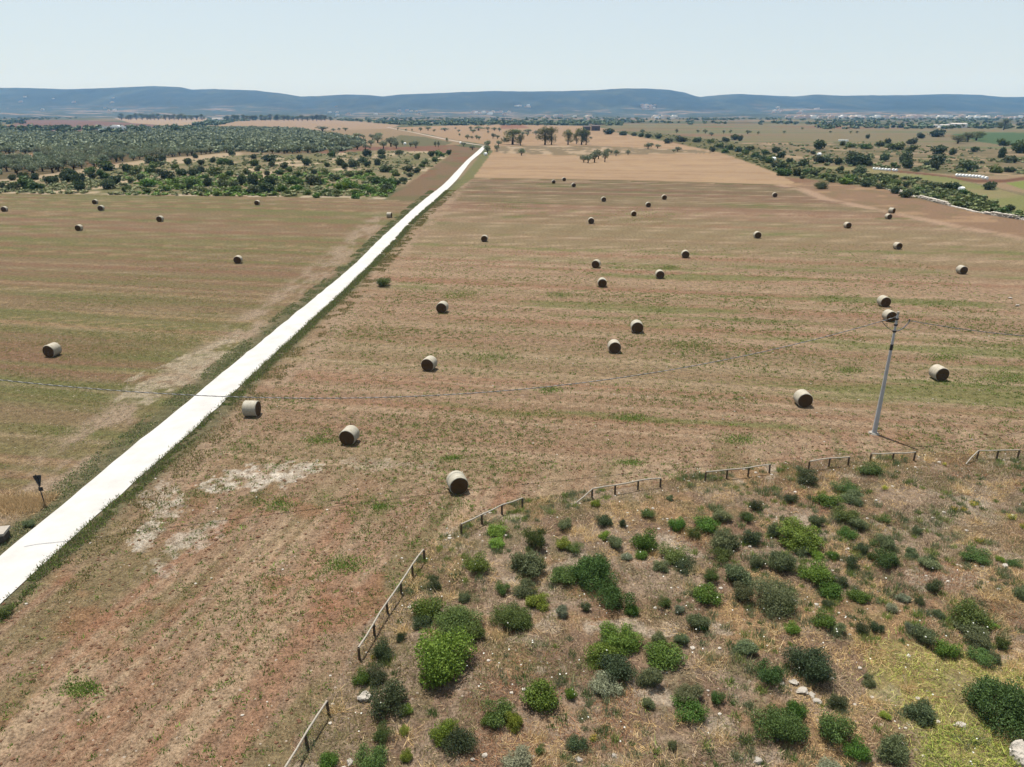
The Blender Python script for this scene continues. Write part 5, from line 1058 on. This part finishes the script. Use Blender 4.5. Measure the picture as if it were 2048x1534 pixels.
# brighter patches where the weeds have come up thick
PX_, PY_ = [], []
for (cx_, cy_, w_) in [(1375, 691, 60), (1265, 836, 50), (905, 916, 30), (2010, 756, 90), (165, 1380, 50), (980, 716, 70), (1340, 535, 30), (1120, 590, 40), (920, 590, 60), (1280, 430, 110), (1010, 410, 80), (690, 1130, 60), (1100, 780, 40), (1890, 715, 50), (1480, 880, 60), (760, 1015, 24), (1260, 925, 40), (640, 880, 50), (1700, 740, 40), (560, 1010, 40)]:
    k_ = int(15 * w_ * (1 if cy_ > 600 else 1.6)); PX_.append(r.normal(cx_, w_ * .42, k_)); PY_.append(r.normal(cy_, w_ * .09 * (1 + (cy_ > 1000)), k_))
X, Y = ground(np.concatenate(PX_), np.concatenate(PY_)); n_ = len(X); big = 1 + Y / 160
blades('weeds', X, Y, r.uniform(.08, .2, n_), r.uniform(.04, .07, n_) * big, pick(n_, [A(110, 134, 60), A(96, 118, 52), A(128, 138, 78)], [.4, .3, .3]) * r.uniform(.75, 1.2, n_)[:, None], 'brighter green weed patches in the stubble', 1.0, None, 32)
# stubble and loose straw
X, Y = near_scatter(900000, P_FIELD_R, -300, 1500, 18, 64); dens = fbm(X / 3, Y / 3, 101, 3); kz = r.random(len(X)) < .15 + .75 * sst(.4, .62, dens); X, Y = X[kz], Y[kz]; n_ = len(X); print('stubble', n_)
rdd = np.minimum(dpoly(X, Y, road_lg), dpoly(X, Y, road_rg)); kz = rdd > 1.2; X, Y = X[kz], Y[kz]; n_ = len(X)
blades('stubble', X, Y, r.uniform(.05, .16, n_), r.uniform(.015, .035, n_), pick(n_, [A(186, 156, 122), A(164, 128, 98), A(206, 182, 148), A(128, 112, 82)], [.35, .3, .15, .2]) * r.uniform(.8, 1.15, n_)[:, None], 'short straw stubble and chaff on the near field', 1.0, None, 4)
# road verges
def verge(line, side, n, w0, w1, cols, ps_, h0, h1, label, seed, thr=.4, ymax=260):
    p = np.array(resample(line, 9000)); p = p[p[:, 1] < ymax]; t = np.gradient(p, axis=0); t /= np.linalg.norm(t, axis=1)[:, None]; nn_ = np.stack([t[:, 1], -t[:, 0]], -1) * side
    i = r.integers(len(p), size=n); d = r.uniform(w0, w1, n); X = p[i, 0] + nn_[i, 0] * d + r.normal(0, .15, n); Y = p[i, 1] + nn_[i, 1] * d + r.normal(0, .15, n)
    kz = fbm(X / 1.8, Y / 1.8, seed, 3) > thr; X, Y = X[kz], Y[kz]; n_ = len(X); big = 1 + Y / 120
    blades('verge_grass', X, Y, r.uniform(h0, h1, n_), r.uniform(.04, .08, n_) * big, pick(n_, cols, ps_) * r.uniform(.75, 1.2, n_)[:, None], label, 1.0, None, seed)
verge(edge_r, 1, 110000, -.05, 1.05, [A(102, 118, 60), A(84, 98, 52), A(136, 126, 100), A(120, 140, 66)], [.27, .23, .4, .1], .08, .30, 'dark green weeds along the field side of the white road', 111, .36)
verge(edge_r, 1, 50000, 1.0, 3.6, [A(124, 118, 78), A(146, 130, 94), A(104, 108, 62)], [.4, .35, .25], .1, .25, 'mixed dry verge beyond the roadside weeds', 112, .52)
verge(edge_l, -1, 80000, .3, 2.3, [A(120, 128, 90), A(98, 108, 74), A(150, 142, 108), A(112, 130, 62)], [.35, .3, .25, .1], 0.05, .18, 'sage green verge on the mown field side of the road', 113, .47)
X = r.normal(-31.5, 2.6, 26000); Y = r.normal(46, 1.4, 26000); sx_, sy_, _ = at(60, 1012); X = r.normal(sx_ - .3, 1.7, 9000); Y = r.normal(sy_ + .2, .7, 9000); rdd = dpoly(X, Y, road_lg); px, py = pixel(X, Y); kz = inpoly(px, py, P_FIELD_L) & (rdd > 1.0); X, Y = X[kz], Y[kz]; n_ = len(X)
blades('tall_dry_grass', X, Y, r.uniform(.2, .5, n_), r.uniform(.03, .05, n_), pick(n_, [A(206, 180, 140), A(186, 158, 120), A(146, 130, 98)], [.4, .35, .25]), 'tall dry grass clump round the foot of the road sign', 1.0, None, 6)
# white umbels scattered through the scrub
def flowers(name, X, Y, rad, hgt_, colr, label, seed):
    r_ = np.random.default_rng(seed); n = len(X); z = gz(X, Y) + hgt_; k = 6; tt = np.arange(k) / k * 6.283; V = np.stack([X[:, None] + np.cos(tt) * rad[:, None], Y[:, None] + np.sin(tt) * rad[:, None], z[:, None] + r_.normal(0, .015, (n, k))], -1)
    F = np.arange(n * k).reshape(n, k); st = np.stack([np.stack([X - .008, Y, z - hgt_], -1), np.stack([X + .008, Y, z - hgt_], -1), np.stack([X, Y, z], -1)], 1).reshape(-1, 3); FS = np.arange(3 * n).reshape(n, 3) + n * k
    c_ = np.concatenate([np.tile(colr, (n * k, 1)), np.tile(A(112, 116, 70), (3 * n, 1))]); tag(obj(name, mesh_np(name, np.concatenate([V.reshape(-1, 3), st]), [F, FS], PETAL, False, c_)), label, kind='stuff')
PETAL = col_mat('petals', .2)
X, Y = near_scatter(7000, P_SCRUB, -50, 2150, 20, 60); fd = dpoly(X, Y, scrub_line_g); kz = (fbm(X / 2.2, Y / 2.2, 120, 3) > .54) & (r.random(len(X)) < np.where(fd < 5, 1.0, .55)); X, Y = X[kz], Y[kz]
flowers('white_wildflowers', X, Y, r.uniform(.02, .045, len(X)), r.uniform(.35, .8, len(X)), np.array([.58, .58, .53]), 'white umbel flowers scattered through the scrub', 8)
# pale stones scattered through scrub and stubble
def pebbles(name, X, Y, s, label):
    parts = []; 
    for x_, y_, q in zip(X, Y, s): parts.append((IV * np.array([q * 1.2, q, q * .6]) * r.uniform(.75, 1.25, IV.shape) + np.array([x_, y_, gz1(x_, y_) + q * .2]), IF))
    tag(obj(name, mesh_np(name, *join(parts), ROCKM)), label, kind='stuff')
X, Y = near_scatter(2600, P_SCRUB, -50, 2150, 20, 60); kz = fbm(X / 3, Y / 3, 121, 3) > .55; X, Y = X[kz][:500], Y[kz][:500]; pebbles('stones', X, Y, r.uniform(.04, .13, len(X)), 'small pale stones strewn through the scrub')
X, Y = near_scatter(360, P_FIELD_R, -50, 2150, 22, 90); pebbles('stones', X, Y, r.uniform(.03, .085, len(X)), 'small pale stones lying in the stubble')
# clods of red earth turned up in the stubble
X, Y = near_scatter(9000, P_FIELD_R, -50, 2150, 18, 60); zz = gz(X, Y); q = r.uniform(.03, .10, len(X)) * np.where(r.random(len(X)) < .006, 1.8, 1)
V = (IV[None] * np.stack([q * 1.2, q, q * .7], -1)[:, None, :] * r.uniform(.7, 1.3, (len(X), len(IV), 3)) + np.stack([X, Y, zz + q * .15], -1)[:, None, :]).reshape(-1, 3); F = (IF[None] + (np.arange(len(X)) * len(IV))[:, None, None]).reshape(-1, 3)
tag(obj('soil_clods', mesh_np('soil_clods', V, F, plain('red_clods', A(158, 118, 92), .35, 1.5, .4))), 'small clods of reddish earth on the near field', kind='stuff')
# golden clumps of tall straw
X0, Y0 = near_scatter(900, P_SCRUB, -50, 2200, 19, 58); kz = fbm(X0 / 4.5, Y0 / 4.5, 141, 3) > .53; X0, Y0 = X0[kz], Y0[kz]; n0 = len(X0); kk = 110; rr_ = np.repeat(r.uniform(.25, .6, n0), kk)
X = np.repeat(X0, kk) + r.normal(0, 1, n0 * kk) * rr_ * .8; Y = np.repeat(Y0, kk) + r.normal(0, 1, n0 * kk) * rr_ * .5
blades('tall_dry_grass', X, Y, r.uniform(.3, .7, len(X)), r.uniform(.018, .03, len(X)), pick(len(X), [A(220, 190, 138), A(200, 166, 116), A(230, 208, 166)], [.45, .3, .25]) * r.uniform(.75, 1.15, len(X))[:, None], 'golden clumps of taller dry straw among the shrubs', 1.0, None, 41)
# low sage tufts between the shrubs
X0, Y0 = near_scatter(9000, P_SCRUB, -50, 2200, 19, 58); kz = fbm(X0 / 4, Y0 / 4, 122, 3) > .46; X0, Y0 = X0[kz], Y0[kz]; n0 = len(X0); kk = 60; rr_ = np.repeat(r.uniform(.12, .32, n0), kk)
X = np.repeat(X0, kk) + r.normal(0, 1, n0 * kk) * rr_ * .6; Y = np.repeat(Y0, kk) + r.normal(0, 1, n0 * kk) * rr_ * .6
cw_ = np.repeat(pick(n0, [A(122, 130, 96), A(100, 118, 70), A(130, 146, 76), A(150, 150, 112)], [.35, .25, .2, .2]), kk, 0)
blades('scrub_tufts', X, Y, r.uniform(.5, 1.3, len(X)) * rr_ * 1.3, r.uniform(.03, .05, len(X)), cw_ * r.uniform(.7, 1.2, len(X))[:, None], 'low green tufts between the shrubs', .6, None, 9)
# yellow flowering plants, one by one
YF = leaf_mat('yellow_petals', A(180, 164, 50) * .6, A(232, 214, 96) * .6, .2); V, F, t = leaf_cloud(71, lumps_for(71, 5, .9, .6), 260, .11, 1.2, .2, .2, .3, .25); FLM = mesh_np('blossom', norm_xy(V), F, YF, False, None, {'tint': t}); V, F, t = leaf_cloud(72, lumps_for(72, 4, .6, .5), 260, .2, 3, .1, 1.2, .4); FLS = mesh_np('flower_stems', norm_xy(V) * np.array([.6, .6, .8]), F, LM['Y'], False, None, {'tint': t})
for px, py, w, lab in [(1888, 932, 11, 'yellow flowering plant just below the far bent fence'), (1768, 986, 16, 'yellow flowering plant highest on the open slope'), (1907, 1026, 14, 'first of two touching yellow flower clumps'), (1926, 1027, 14, 'second of two touching yellow flower clumps'), (1944, 1018, 18, 'paler yellow clump just above the touching two'), (2022, 1044, 20, 'bright yellow clump in front of a white stone'), (2043, 1062, 18, 'yellow clump at the open edge of the scrub'), (1955, 1089, 18, 'yellow clump alone above the flat dark shrub'), (1870, 1131, 10, 'little yellow clump beside a dark shrub'), (1184, 1486, 20, 'deep yellow flower clump beside a blackish shrub near the bottom edge'), (747, 1318, 14, 'yellow flower clump beside the dark dome by the fence')]:
    x, y, z = at(px, py); s = w * scale_at(py) / 2; e = empty('flowering_plant', (x, y, z), random.uniform(0, 6), s); tag(e, lab, 'flower', 'yellow flowering plants'); obj('blossom', FLM, e); obj('stems', FLS, e)

# ------------------------------------------------------------------ haze over the plain
hz_m = bpy.data.materials.new('haze'); hz_m.use_nodes = True; hn_ = hz_m.node_tree; hn_.nodes.remove(hn_.nodes['Principled BSDF'])
pv = hn_.nodes.new('ShaderNodeVolumePrincipled'); pv.inputs['Absorption Color'].default_value = (1, 1, 1, 1); pv.inputs['Color'].default_value = (.19, .49, 1.0, 1); pv.inputs['Density'].default_value = 6.5e-5; pv.inputs['Anisotropy'].default_value = 0.0
hn_.links.new(pv.outputs[0], hn_.nodes['Material Output'].inputs['Volume'])
tag(obj('haze', mesh_np('haze', *box(-10400, 10400, -160, 9700, -3, 420), hz_m)), 'thin blue haze in front of the hills', kind='stuff')
